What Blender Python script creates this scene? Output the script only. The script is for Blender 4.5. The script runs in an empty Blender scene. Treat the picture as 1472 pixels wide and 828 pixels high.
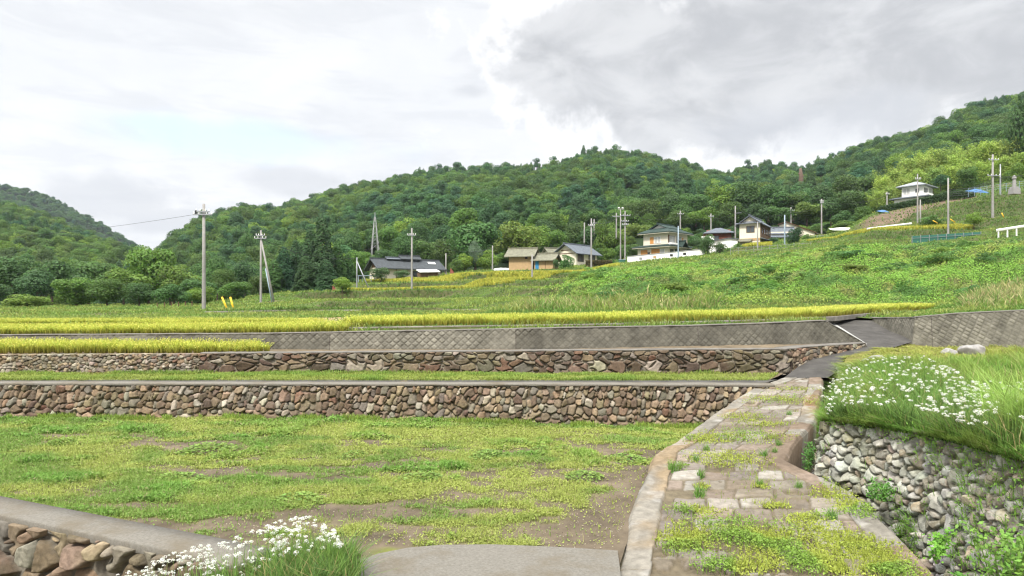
import bpy, math, random
import numpy as np
from mathutils import Vector
R = math.radians
S = bpy.context.scene
C = S.collection
# ------------------------------------------------------------------ camera
F, CX, HY, H = 960.0, 736.0, 438.0, 2.5          # focal length in px of the photo, centre, horizon row, eye height
cam = bpy.data.objects.new('camera', bpy.data.cameras.new('camera')); C.objects.link(cam)
cam.location = (0, 0, H); cam.rotation_euler = (R(90), 0, 0)
cam.data.sensor_width = 36; cam.data.lens = 36 * F / 1472; cam.data.shift_y = (HY - 414) / 1472
cam.data.clip_start = 0.1; cam.data.clip_end = 12000
S.camera = cam
# ------------------------------------------------------------------ light
S.view_settings.view_transform = 'Standard'; S.view_settings.look = 'None'
S.view_settings.gamma = 1; S.view_settings.use_curve_mapping = False
S.view_settings.exposure = 1.9
SUN_EL, SUN_AZ = R(52), R(205)                   # azimuth clockwise from +Y (behind the camera, a little left)
sd = bpy.data.lights.new('sun', 'SUN'); sd.energy = 1.5; sd.angle = R(12); sd.color = (1, .95, .86)
so = bpy.data.objects.new('sun', sd); C.objects.link(so)
sdir = Vector((math.sin(SUN_AZ) * math.cos(SUN_EL), math.cos(SUN_AZ) * math.cos(SUN_EL), math.sin(SUN_EL)))
so.rotation_euler = sdir.to_track_quat('Z', 'Y').to_euler(); so.location = (0, 0, 60)
W = bpy.data.worlds.new('World'); S.world = W; W.use_nodes = True
nt = W.node_tree; nt.nodes.clear()
def N(t, **kw):
    n = nt.nodes.new(t)
    for k, v in kw.items(): setattr(n, k, v)
    return n
def link(a, b): nt.links.new(a, b)
def val(x, sock):
    if isinstance(x, (int, float)): sock.default_value = x
    elif isinstance(x, tuple): sock.default_value = x
    else: nt.links.new(x, sock)
def M_(op, a, b=0.0, c=None, clamp=False):
    n = N('ShaderNodeMath', operation=op, use_clamp=clamp); val(a, n.inputs[0]); val(b, n.inputs[1])
    if c is not None: val(c, n.inputs[2])
    return n.outputs[0]
def V_(op, a, b):
    n = N('ShaderNodeVectorMath', operation=op); val(a, n.inputs[0]); val(b, n.inputs[1]); return n
def ramp01(x, lo, hi):
    n = N('ShaderNodeMapRange', interpolation_type='SMOOTHSTEP'); val(x, n.inputs['Value'])
    n.inputs['From Min'].default_value = lo; n.inputs['From Max'].default_value = hi
    return n.outputs[0]
def mixc(f, a, b):
    n = N('ShaderNodeMix', data_type='RGBA'); val(f, n.inputs[0]); val(a, n.inputs[6]); val(b, n.inputs[7]); return n.outputs[2]
def noise(vec, scale, detail=6, rough=.55, dist=0.0):
    n = N('ShaderNodeTexNoise'); link(vec, n.inputs['Vector']); n.inputs['Scale'].default_value = scale
    n.inputs['Detail'].default_value = detail; n.inputs['Roughness'].default_value = rough; n.inputs['Distortion'].default_value = dist
    return n.outputs[0]
sky = N('ShaderNodeTexSky', sky_type='NISHITA', sun_disc=False, sun_elevation=SUN_EL, sun_rotation=SUN_AZ)
tc = N('ShaderNodeTexCoord'); D = V_('NORMALIZE', tc.outputs['Generated'], (0, 0, 0)).outputs[0]
sp = N('ShaderNodeSeparateXYZ'); link(D, sp.inputs[0])
zz = M_('ADD', M_('MAXIMUM', sp.outputs[2], 0.0), 0.22)
cp = N('ShaderNodeCombineXYZ'); link(M_('DIVIDE', sp.outputs[0], zz), cp.inputs[0]); link(M_('DIVIDE', sp.outputs[1], zz), cp.inputs[1])
cp.inputs[2].default_value = 3.1
cl = cp.outputs[0]
n1 = noise(cl, 1.3, 8, .6, .6); n2 = noise(cl, 3.2, 7, .6, .3); n3 = noise(D, 9, 7, .62, .2)
def dirvec(px, py):
    v = Vector(((px - CX) / F, 1, (HY - py) / F)).normalized(); return (v.x, v.y, v.z)
def blob(px, py, r, sx=1.0, sz=1.0):
    c = dirvec(px, py); s = V_('SUBTRACT', D, c).outputs[0]
    m = V_('MULTIPLY', s, (sx, 1, sz)).outputs[0]
    l = N('ShaderNodeVectorMath', operation='LENGTH'); link(m, l.inputs[0])
    return M_('SUBTRACT', 1.0, M_('DIVIDE', l.outputs['Value'], r))
def mx(*a):
    o = a[0]
    for b in a[1:]: o = M_('MAXIMUM', o, b)
    return o
white = mixc(ramp01(n1, .36, .66), (2.50, 2.55, 2.63, 1), (2.80, 2.81, 2.83, 1))
white = mixc(M_('MULTIPLY', ramp01(n2, .48, .72), .45), white, (2.16, 2.21, 2.30, 1))
sv = V_('MULTIPLY', D, (2.2, 2.2, 11)).outputs[0]; n4 = noise(sv, 2.6, 8, .62, .5)
white = mixc(M_('MULTIPLY', ramp01(n4, .46, .64), .55), white, (2.14, 2.21, 2.33, 1))
# the heavy grey cloud high on the right, its paler edge, and a few small grey tufts
dk = mx(blob(1000, 85, .24, .8, 2.1), blob(1290, 45, .40, .75, 2.7), blob(850, 75, .14, .8, 1.6), blob(1180, 110, .25, .7, 2.7), blob(1560, 30, .4, .8, 2.7), blob(930, 172, .075))
edge = M_('ADD', dk, M_('MULTIPLY', M_('SUBTRACT', n3, .5), 2.0))
g1 = ramp01(edge, .02, .40)
n5 = noise(V_('MULTIPLY', D, (1.3, 1.3, 2.6)).outputs[0], 5.5, 9, .6, .5)
grey = mixc(ramp01(n5, .34, .66), (1.50, 1.54, 1.61, 1), (2.15, 2.18, 2.23, 1))
rim = M_('MULTIPLY', ramp01(edge, -.12, .08), M_('SUBTRACT', 1.0, g1))
cloud = mixc(M_('MULTIPLY', rim, .8), white, (3.0, 3.0, 3.0, 1))
cloud = mixc(M_('MULTIPLY', g1, .95), cloud, grey)
tf = mx(blob(672, 130, .042, .9, 2.2), blob(440, 262, .09, .55, 2.6), blob(150, 285, .10, .7, 2.2), blob(240, 316, .07, .7, 2.6), blob(1190, 178, .12, .5, 2.0))
tuft = ramp01(M_('ADD', tf, M_('MULTIPLY', M_('SUBTRACT', n3, .5), 1.5)), .12, .7)
cloud = mixc(M_('MULTIPLY', tuft, .62), cloud, (1.85, 1.92, 2.05, 1))
# overhead (outside the picture) an overcast sky is brighter than at the horizon
zen = N('ShaderNodeMapRange'); link(sp.outputs[2], zen.inputs['Value'])
zen.inputs['From Min'].default_value = .42; zen.inputs['From Max'].default_value = .85; zen.inputs['To Min'].default_value = 1; zen.inputs['To Max'].default_value = 3.7
zs = N('ShaderNodeVectorMath', operation='SCALE'); link(cloud, zs.inputs[0]); link(zen.outputs[0], zs.inputs['Scale'])
gap = mx(blob(340, 200, .15, .5, 3.8), blob(250, 182, .08, .5, 3.4))
gf = M_('MULTIPLY', ramp01(M_('ADD', gap, M_('MULTIPLY', M_('SUBTRACT', n3, .5), 1.4)), .1, .8), .62)
blue_ = mixc(.6, sky.outputs[0], (1.95, 2.25, 2.70, 1)); final = mixc(gf, zs.outputs[0], blue_)
bg = N('ShaderNodeBackground'); link(final, bg.inputs[0]); bg.inputs[1].default_value = .1
wo = N('ShaderNodeOutputWorld'); link(bg.outputs[0], wo.inputs[0])
W.cycles.sampling_method = 'MANUAL'; W.cycles.sample_map_resolution = 512
S.cycles.max_bounces = 6; S.cycles.diffuse_bounces = 3; S.cycles.glossy_bounces = 2; S.cycles.transmission_bounces = 3; S.cycles.transparent_max_bounces = 4
S.cycles.use_adaptive_sampling = True; S.cycles.adaptive_threshold = .008; S.cycles.use_denoising = True; S.cycles.denoising_input_passes = 'RGB_ALBEDO_NORMAL'; S.cycles.denoising_prefilter = 'ACCURATE'; S.cycles.pixel_filter_type = 'BLACKMAN_HARRIS'; S.cycles.filter_width = 1.2
# ------------------------------------------------------------------ helpers
rng = np.random.default_rng(7)
def P(px, py, d): return np.array(((px - CX) / F * d, d, H - (py - HY) / F * d))
def zat(py, d): return H - (py - HY) / F * d
def _h(ix, iy, s):
    h = (ix.astype(np.int64) * 374761393 + iy.astype(np.int64) * 668265263 + s * 2147483647) & 0xffffffff
    h = ((h ^ (h >> 13)) * 1274126177) & 0xffffffff
    return ((h ^ (h >> 16)) & 0xffff) / 65535.0
def vn(x, y, s=0):
    x = np.asarray(x, float); y = np.asarray(y, float)
    ix = np.floor(x); iy = np.floor(y); fx = x - ix; fy = y - iy
    fx = fx * fx * (3 - 2 * fx); fy = fy * fy * (3 - 2 * fy)
    a = _h(ix, iy, s); b = _h(ix + 1, iy, s); c = _h(ix, iy + 1, s); d = _h(ix + 1, iy + 1, s)
    return (a * (1 - fx) + b * fx) * (1 - fy) + (c * (1 - fx) + d * fx) * fy
def fbm(x, y, o=4, s=0):
    t = 0; a = .5; n = 0
    for i in range(o):
        t = t + a * vn(x * 2 ** i, y * 2 ** i, s + i * 17); n += a; a *= .5
    return t / n
def sst(x, a, b):
    t = np.clip((x - a) / (b - a), 0, 1); return t * t * (3 - 2 * t)
def props(o, label=None, cat=None, group=None, kind=None):
    if label: o['label'] = label
    if cat: o['category'] = cat
    if group: o['group'] = group
    if kind: o['kind'] = kind
    return o
def empty(name, loc=(0, 0, 0), rz=0.0, label=None, cat=None, group=None):
    o = bpy.data.objects.new(name, None); C.objects.link(o); o.location = tuple(map(float, loc)); o.rotation_euler = (0, 0, rz)
    o.empty_display_size = .3
    return props(o, label, cat, group)
def npmesh(name, V, F4=None, F3=None, col=None, smooth=False):
    me = bpy.data.meshes.new(name); V = np.asarray(V, np.float32).reshape(-1, 3)
    fl, tot = [], []
    if F4 is not None and len(F4): fl.append(np.asarray(F4, np.int32).ravel()); tot.append(np.full(len(F4), 4, np.int32))
    if F3 is not None and len(F3): fl.append(np.asarray(F3, np.int32).ravel()); tot.append(np.full(len(F3), 3, np.int32))
    fl = np.concatenate(fl); tot = np.concatenate(tot)
    me.vertices.add(len(V)); me.vertices.foreach_set('co', V.ravel())
    me.loops.add(len(fl)); me.loops.foreach_set('vertex_index', fl)
    me.polygons.add(len(tot)); st = np.zeros(len(tot), np.int32); st[1:] = np.cumsum(tot)[:-1]
    me.polygons.foreach_set('loop_start', st)
    me.polygons.foreach_set('use_smooth', np.full(len(tot), smooth, bool))
    if col is not None:
        c4 = np.ones((len(V), 4), np.float32); c4[:, :3] = col
        a = me.attributes.new('col', 'FLOAT_COLOR', 'POINT'); a.data.foreach_set('color', c4.ravel())
    me.update(calc_edges=True); me.validate()
    return me
def put(name, me, mat, parent=None):
    o = bpy.data.objects.new(name, me); C.objects.link(o)
    if mat is not None:
        me.materials.clear(); me.materials.append(mat)
    if parent is not None: o.parent = parent
    return o
def gridmesh(name, X, col=None, smooth=True, flip=False):       # X (n,m,3)
    n, m = X.shape[:2]; i = np.arange(n * m).reshape(n, m)
    q = np.stack([i[:-1, :-1], i[1:, :-1], i[1:, 1:], i[:-1, 1:]], -1).reshape(-1, 4)
    if flip: q = q[:, ::-1]
    return npmesh(name, X.reshape(-1, 3), q, col=None if col is None else col.reshape(-1, 3), smooth=smooth)
# leaves and blades -------------------------------------------------
def nrmz(v): return v / np.maximum(np.linalg.norm(v, axis=-1, keepdims=True), 1e-9)
def leaf_arrays(c, nrm, L, Wd, r=rng):
    n = len(c); rv = r.normal(size=(n, 3)); t = nrmz(np.cross(nrm, rv)); b = np.cross(nrm, t)
    L = np.broadcast_to(np.asarray(L, float), (n,))[:, None]; Wd = np.broadcast_to(np.asarray(Wd, float), (n,))[:, None]
    V = np.stack([c - b * L / 2, c + t * Wd / 2 - b * L * .08, c + b * L / 2, c - t * Wd / 2 - b * L * .08], 1)
    Fq = np.arange(n * 4).reshape(n, 4)
    return V.reshape(-1, 3), Fq
def blade_arrays(base, h, lean, wd, r=rng, curve=.6):
    """base (n,3), h (n,), lean (n,2) horizontal tip offset; 5 verts each"""
    n = len(base); az = r.uniform(0, 2 * np.pi, n); sx = np.stack([np.cos(az), np.sin(az), np.zeros(n)], -1)
    wd = np.broadcast_to(np.asarray(wd, float), (n,))[:, None]
    up = np.zeros((n, 3)); up[:, 2] = h
    ln = np.zeros((n, 3)); ln[:, :2] = lean
    mid = base + up * .58 + ln * (1 - curve) * .58; tip = base + up + ln
    V = np.stack([base - sx * wd * .5, base + sx * wd * .5, mid - sx * wd * .42, mid + sx * wd * .42, tip], 1).reshape(-1, 3)
    o = np.arange(n)[:, None] * 5
    return V, np.hstack([o, o + 1, o + 3, o + 2]), np.hstack([o + 2, o + 3, o + 4])
class Bag:                                                       # gathers leaf / blade arrays into one mesh
    def __init__(s): s.V = []; s.q = []; s.t = []; s.c = []; s.n = 0
    def add(s, V, q=None, t=None, col=None):
        if q is not None: s.q.append(q + s.n)
        if t is not None: s.t.append(t + s.n)
        s.V.append(V); s.c.append(np.broadcast_to(np.asarray(col, float), (len(V), 3))); s.n += len(V)
    def leaves(s, c, nrm, L, Wd, col, r=rng):
        V, q = leaf_arrays(c, nrm, L, Wd, r); col = np.asarray(col, float)
        s.add(V, q, None, np.repeat(col, 4, 0) if col.ndim == 2 else col)
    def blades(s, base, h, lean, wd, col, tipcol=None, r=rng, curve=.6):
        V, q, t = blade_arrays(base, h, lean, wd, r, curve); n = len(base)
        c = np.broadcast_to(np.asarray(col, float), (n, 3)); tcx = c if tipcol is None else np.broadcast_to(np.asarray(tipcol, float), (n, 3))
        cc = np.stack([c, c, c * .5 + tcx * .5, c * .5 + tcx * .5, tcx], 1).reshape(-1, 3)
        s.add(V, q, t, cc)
    def mesh(s, name, smooth=False):
        return npmesh(name, np.concatenate(s.V), np.concatenate(s.q) if s.q else None, np.concatenate(s.t) if s.t else None, np.concatenate(s.c), smooth)
class MB:                                                        # boxes, tubes, prisms for built things
    def __init__(s): s.v = []; s.f = []
    def poly(s, pts, faces):
        o = len(s.v); s.v += [tuple(map(float, p)) for p in pts]; s.f += [tuple(i + o for i in f) for f in faces]; return s
    def box(s, x0, x1, y0, y1, z0, z1):
        return s.poly([(x0, y0, z0), (x1, y0, z0), (x1, y1, z0), (x0, y1, z0), (x0, y0, z1), (x1, y0, z1), (x1, y1, z1), (x0, y1, z1)],
                      [(0, 3, 2, 1), (4, 5, 6, 7), (0, 1, 5, 4), (1, 2, 6, 5), (2, 3, 7, 6), (3, 0, 4, 7)])
    def tube(s, pts, rad, n=8, cap=True):
        pts = [Vector(p) for p in pts]; rad = [rad] * len(pts) if isinstance(rad, (int, float)) else rad
        o = len(s.v); up = Vector((0, 0, 1)); ref = None
        for i, p in enumerate(pts):
            d = (pts[min(i + 1, len(pts) - 1)] - pts[max(i - 1, 0)]).normalized()
            a = d.orthogonal().normalized() if ref is None else (ref - d * ref.dot(d)).normalized()
            ref = a; b = d.cross(a)
            for k in range(n):
                t = 2 * math.pi * k / n; s.v.append(tuple(p + (a * math.cos(t) + b * math.sin(t)) * rad[i]))
        for i in range(len(pts) - 1):
            for k in range(n):
                s.f.append((o + i * n + k, o + i * n + (k + 1) % n, o + (i + 1) * n + (k + 1) % n, o + (i + 1) * n + k))
        if cap:
            s.f.append(tuple(o + k for k in range(n))[::-1]); e = o + (len(pts) - 1) * n; s.f.append(tuple(e + k for k in range(n)))
        return s
    def bar(s, a, b, w, h=None):
        h = h or w; a = Vector(a); b = Vector(b); d = (b - a).normalized()
        u = d.cross(Vector((0, 0, 1))); u = (Vector((1, 0, 0)) if u.length < 1e-3 else u.normalized()); v = u.cross(d)
        pts = [p + u * (sx * w / 2) + v * (sy * h / 2) for p in (a, b) for sx, sy in ((-1, -1), (1, -1), (1, 1), (-1, 1))]
        return s.poly(pts, [(3, 2, 1, 0), (4, 5, 6, 7), (0, 1, 5, 4), (1, 2, 6, 5), (2, 3, 7, 6), (3, 0, 4, 7)])
    def prism(s, ring, off):                                     # ring of 3-D points extruded by off
        n = len(ring); off = Vector(off); a = [Vector(p) for p in ring]
        return s.poly(a + [p + off for p in a], [tuple(range(n))[::-1], tuple(range(n, 2 * n))] + [(i, (i + 1) % n, n + (i + 1) % n, n + i) for i in range(n)])
    def build(s, name, mat, parent=None, smooth=False):
        me = bpy.data.meshes.new(name); me.from_pydata(s.v, [], s.f); me.update()
        bm = __import__('bmesh').new(); bm.from_mesh(me); __import__('bmesh').ops.recalc_face_normals(bm, faces=bm.faces[:]); bm.to_mesh(me); bm.free()
        if smooth:
            for p in me.polygons: p.use_smooth = True
        return put(name, me, mat, parent)
# materials ---------------------------------------------------------
def mat_base(name):
    m = bpy.data.materials.new(name); m.use_nodes = True; t = m.node_tree; t.nodes.clear(); return m, t
def mat(name, color=None, rough=.85, nscale=8.0, namt=.25, bump=0.0, bscale=30.0, spec=.25, metal=0.0, transl=0.0, rand=0.0, stain=None, wave=None, gain=1.0):
    """color None -> the 'col' attribute; noise mottling, optional bump, optional stains, optional per-object hue shift"""
    m, t = mat_base(name); L = t.links.new
    out = t.nodes.new('ShaderNodeOutputMaterial'); bs = t.nodes.new('ShaderNodeBsdfPrincipled')
    bs.inputs['Roughness'].default_value = rough; bs.inputs['Specular IOR Level'].default_value = spec; bs.inputs['Metallic'].default_value = metal
    co = t.nodes.new('ShaderNodeTexCoord')
    if color is None:
        a = t.nodes.new('ShaderNodeAttribute'); a.attribute_name = 'col'; cs = a.outputs['Color']
    else:
        a = t.nodes.new('ShaderNodeRGB'); a.outputs[0].default_value = (*color, 1); cs = a.outputs[0]
    def mul(cs, fac_sock, lo, hi):
        mr = t.nodes.new('ShaderNodeMapRange'); L(fac_sock, mr.inputs[0]); mr.inputs['From Min'].default_value = .3; mr.inputs['From Max'].default_value = .7
        mr.inputs['To Min'].default_value = lo; mr.inputs['To Max'].default_value = hi
        sc = t.nodes.new('ShaderNodeVectorMath'); sc.operation = 'SCALE'; L(cs, sc.inputs[0]); L(mr.outputs[0], sc.inputs['Scale']); return sc.outputs[0]
    if namt:
        no = t.nodes.new('ShaderNodeTexNoise'); no.inputs['Scale'].default_value = nscale; no.inputs['Detail'].default_value = 6; no.inputs['Roughness'].default_value = .65
        L(co.outputs['Object'], no.inputs['Vector']); cs = mul(cs, no.outputs[0], gain * (1 - namt), gain * (1 + namt))
    if stain:
        (sc_, colr, amt, lo, hi) = stain
        no2 = t.nodes.new('ShaderNodeTexNoise'); no2.inputs['Scale'].default_value = sc_; no2.inputs['Detail'].default_value = 8; no2.inputs['Roughness'].default_value = .7
        L(co.outputs['Object'], no2.inputs['Vector'])
        mr = t.nodes.new('ShaderNodeMapRange'); L(no2.outputs[0], mr.inputs[0]); mr.inputs['From Min'].default_value = lo; mr.inputs['From Max'].default_value = hi; mr.inputs['To Max'].default_value = amt
        mxn = t.nodes.new('ShaderNodeMix'); mxn.data_type = 'RGBA'; L(mr.outputs[0], mxn.inputs[0]); L(cs, mxn.inputs[6]); mxn.inputs[7].default_value = (*colr, 1); cs = mxn.outputs[2]
    if rand:
        oi = t.nodes.new('ShaderNodeObjectInfo'); rp = t.nodes.new('ShaderNodeValToRGB'); L(oi.outputs['Random'], rp.inputs[0])
        e = rp.color_ramp.elements
        e[0].position = 0; e[0].color = (1 - rand * .9, 1 - rand * .45, 1 + rand * .5, 1); e[1].position = 1; e[1].color = (1 + rand * .75, 1 + rand * .6, 1 - rand * .2, 1)
        x = e.new(.35); x.color = (1 - rand * .25, 1 - rand * .55, 1 - rand * .2, 1)
        x = e.new(.7); x.color = (1 + rand * .1, 1 + rand * .35, 1, 1)
        mm = t.nodes.new('ShaderNodeVectorMath'); mm.operation = 'MULTIPLY'; L(cs, mm.inputs[0]); L(rp.outputs[0], mm.inputs[1]); cs = mm.outputs[0]
    L(cs, bs.inputs['Base Color'])
    hs = None
    if wave:
        wv = t.nodes.new('ShaderNodeTexWave'); wv.inputs['Scale'].default_value = wave[0]; wv.bands_direction = wave[1]; wv.inputs['Distortion'].default_value = wave[2] if len(wave) > 2 else 0
        L(co.outputs['Object'], wv.inputs['Vector']); hs = wv.outputs[1]
        bw = t.nodes.new('ShaderNodeBump'); bw.inputs['Strength'].default_value = .5; bw.inputs['Distance'].default_value = .05; L(hs, bw.inputs['Height']); L(bw.outputs[0], bs.inputs['Normal'])
    if bump:
        nb = t.nodes.new('ShaderNodeTexNoise'); nb.inputs['Scale'].default_value = bscale; nb.inputs['Detail'].default_value = 8; nb.inputs['Roughness'].default_value = .7
        L(co.outputs['Object'], nb.inputs['Vector']); bn = t.nodes.new('ShaderNodeBump'); bn.inputs['Strength'].default_value = bump; bn.inputs['Distance'].default_value = .03
        L(nb.outputs[0], bn.inputs['Height'])
        if wave: L(bw.outputs[0], bn.inputs['Normal'])
        L(bn.outputs[0], bs.inputs['Normal'])
    if transl:
        tr = t.nodes.new('ShaderNodeBsdfTranslucent'); L(cs, tr.inputs[0]); ms = t.nodes.new('ShaderNodeMixShader'); ms.inputs[0].default_value = transl
        L(bs.outputs[0], ms.inputs[1]); L(tr.outputs[0], ms.inputs[2]); L(ms.outputs[0], out.inputs[0])
    else: L(bs.outputs[0], out.inputs[0])
    return m
M = {}
M['leaf'] = mat('foliage', None, .6, .25, .18, spec=.25, transl=.4, rand=.27, gain=1.75)
M['bamboo'] = mat('bamboo_foliage', None, .6, .3, .15, spec=.25, transl=.35, rand=.2, gain=1.75)
M['conifer'] = mat('conifer_foliage', None, .7, .3, .2, spec=.15, transl=.28, rand=.3, gain=1.9)
M['grass'] = mat('grass_blades', None, .6, .4, .12, spec=.25, transl=.35, gain=1.6)
M['petal'] = mat('white_petals', None, .6, 5, .05, spec=.2, transl=.25)
M['bark'] = mat('bark', (.11, .085, .06), .95, 6, .4, .6, 20)
M['ground'] = mat('soil_and_grass', None, 1.0, 3.0, .3, .5, 25, spec=.1, gain=.72)
M['stone'] = mat('rubble_stone', None, .9, 14, .32, .55, 60, spec=.2, stain=(5, (.21, .19, .16), .45, .54, .75), gain=.86)
M['lichen_stone'] = mat('lichened_stone', None, .95, 16, .35, .6, 50, spec=.15, stain=(7, (.36, .36, .31), .8, .48, .64), gain=.92)
M['conc_col'] = mat('weathered_concrete_blocks', None, .95, 4, .22, .4, 50, spec=.15, stain=(1.6, (.05, .045, .036), .6, .52, .75), gain=1.0)
M['paver'] = mat('worn_paving', None, .95, 10, .28, .6, 60, spec=.12, stain=(3.2, (.17, .12, .06), .5, .56, .74), gain=.60)
M['concrete'] = mat('old_concrete', (.16, .149, .128), .95, 34, .22, .5, 90, spec=.12, stain=(1.3, (.12, .098, .066), .75, .48, .68))
M['conc_grey'] = mat('grey_concrete', (.14, .13, .115), .95, 4, .25, .3, 50, spec=.15, stain=(1.5, (.09, .085, .07), .6, .55, .75))
M['asphalt'] = mat('worn_asphalt', (.066, .062, .057), .95, 2.2, .28, .5, 120, spec=.12, stain=(1.1, (.10, .095, .085), .5, .5, .72))
M['pole'] = mat('pole_concrete', (.25, .24, .225), .85, 3, .15, spec=.25)
M['steel'] = mat('galvanised_steel', (.28, .29, .30), .5, 6, .15, spec=.5, metal=.5)
M['bluepole'] = mat('blue_grey_paint', (.24, .30, .35), .5, 4, .1, spec=.4)
M['dark'] = mat('dark_fitting', (.03, .03, .032), .6, 6, .2)
M['yellow'] = mat('yellow_plastic', (.75, .45, .03), .5, 6, .1)
M['white'] = mat('white_paint', (.78, .77, .74), .7, 2, .08, stain=(2.5, (.5, .47, .42), .5, .6, .8))
M['cream'] = mat('cream_plaster', (.66, .60, .49), .85, 2, .1, stain=(1.3, (.42, .36, .28), .5, .58, .8))
M['tan'] = mat('tan_mud_plaster', (.40, .275, .15), .9, 2, .14, .2, 20, stain=(1.1, (.34, .21, .10), .6, .55, .75))
M['brownwood'] = mat('weathered_brown_wood', (.14, .085, .05), .9, 5, .35, wave=(6, 'X'))
M['orangewood'] = mat('orange_shutter_wood', (.52, .25, .08), .6, 4, .2, wave=(5, 'X'))
M['redwood'] = mat('red_brown_boards', (.13, .045, .03), .85, 4, .3)
M['tile_dark'] = mat('dark_roof_tiles', (.06, .067, .072), .8, 3, .35, spec=.15, wave=(4.5, 'X'))
M['tile_green'] = mat('dark_green_roof_tiles', (.035, .055, .048), .8, 3, .3, spec=.15, wave=(4.5, 'X'))
M['tile_grey'] = mat('blue_grey_roof_tiles', (.12, .135, .155), .8, 3, .3, spec=.15, wave=(4.5, 'X'))
M['tile_olive'] = mat('mossy_grey_roof_tiles', (.17, .165, .12), .85, 2.5, .3, wave=(4.5, 'X'), stain=(2, (.12, .13, .07), .5, .5, .7))
M['glass'] = mat('window_glass', (.05, .06, .065), .08, 3, .1, spec=.8)
M['curtain'] = mat('curtained_glass', (.45, .45, .43), .25, 4, .2, spec=.6)
M['blue'] = mat('blue_painted_door', (.03, .19, .36), .6, 4, .15)
M['tarp'] = mat('blue_tarpaulin', (.055, .14, .28), .6, 5, .25, .6, 6)
M['net'] = mat('green_netting', (.04, .13, .10), .8, 40, .35)
M['granite'] = mat('pale_granite', (.27, .26, .25), .9, 8, .2, .3, 30)
M['boulder'] = mat('grey_boulder', (.25, .24, .23), .95, 5, .35, .6, 14, stain=(3, (.16, .14, .11), .6, .52, .7))
M['redcloth'] = mat('faded_red_cloth', (.22, .075, .055), .8, 5, .2)
M['hedge'] = mat('clipped_hedge', None, .7, .6, .2, transl=.15)
# ================================================================== SETTING: terrain
def e(d, py): return (d, zat(py, d))
KERB = [(490, 20.0, 1.83), (850, 20.2, 1.93), (1100, 21.5, 2.03), (1200, 24.5, 2.08), (1250, 27.5, 2.16), (1345, 31.0, 2.28)]
kx = [k[0] for k in KERB]
def kerb_d(px): return np.interp(px, kx, [k[1] for k in KERB])
def kerb_z(px): return np.interp(px, kx, [k[2] for k in KERB])
W3 = [(-700, 20.7, 1.26, 1.55), (0, 20.0, 1.26, 1.58), (395, 18.6, 1.26, 1.69), (500, 18.6, 1.26, 1.73), (650, 18.6, 1.27, 1.78), (800, 18.6, 1.28, 1.84),
      (1000, 18.9, 1.34, 1.90), (1100, 19.4, 1.36, 1.95), (1190, 20.2, 1.35, 2.01), (1243, 20.5, 1.27, 1.31)]
def w3(px, k): return np.interp(px, [w[0] for w in W3], [w[k] for w in W3])
DST = [(-700, 20.85), (0, 20.15), (395, 18.75), (800, 18.75), (1000, 19.05), (1100, 19.55), (1184, 20.3), (1190, 26.4), (1255, 26.2), (1310, 22.8), (1480, 21.8), (1950, 20.5)]
def dstart(px): return np.interp(px, [a[0] for a in DST], [a[1] for a in DST])
def kc(px, z0, far): return [(float(dstart(px)), z0), (float(kerb_d(px)) - .1, float(kerb_z(px)) - .13), (float(kerb_d(px)) + .05, float(kerb_z(px))), (float(kerb_d(px)) + 5, float(kerb_z(px)) + .02)] + far
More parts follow.
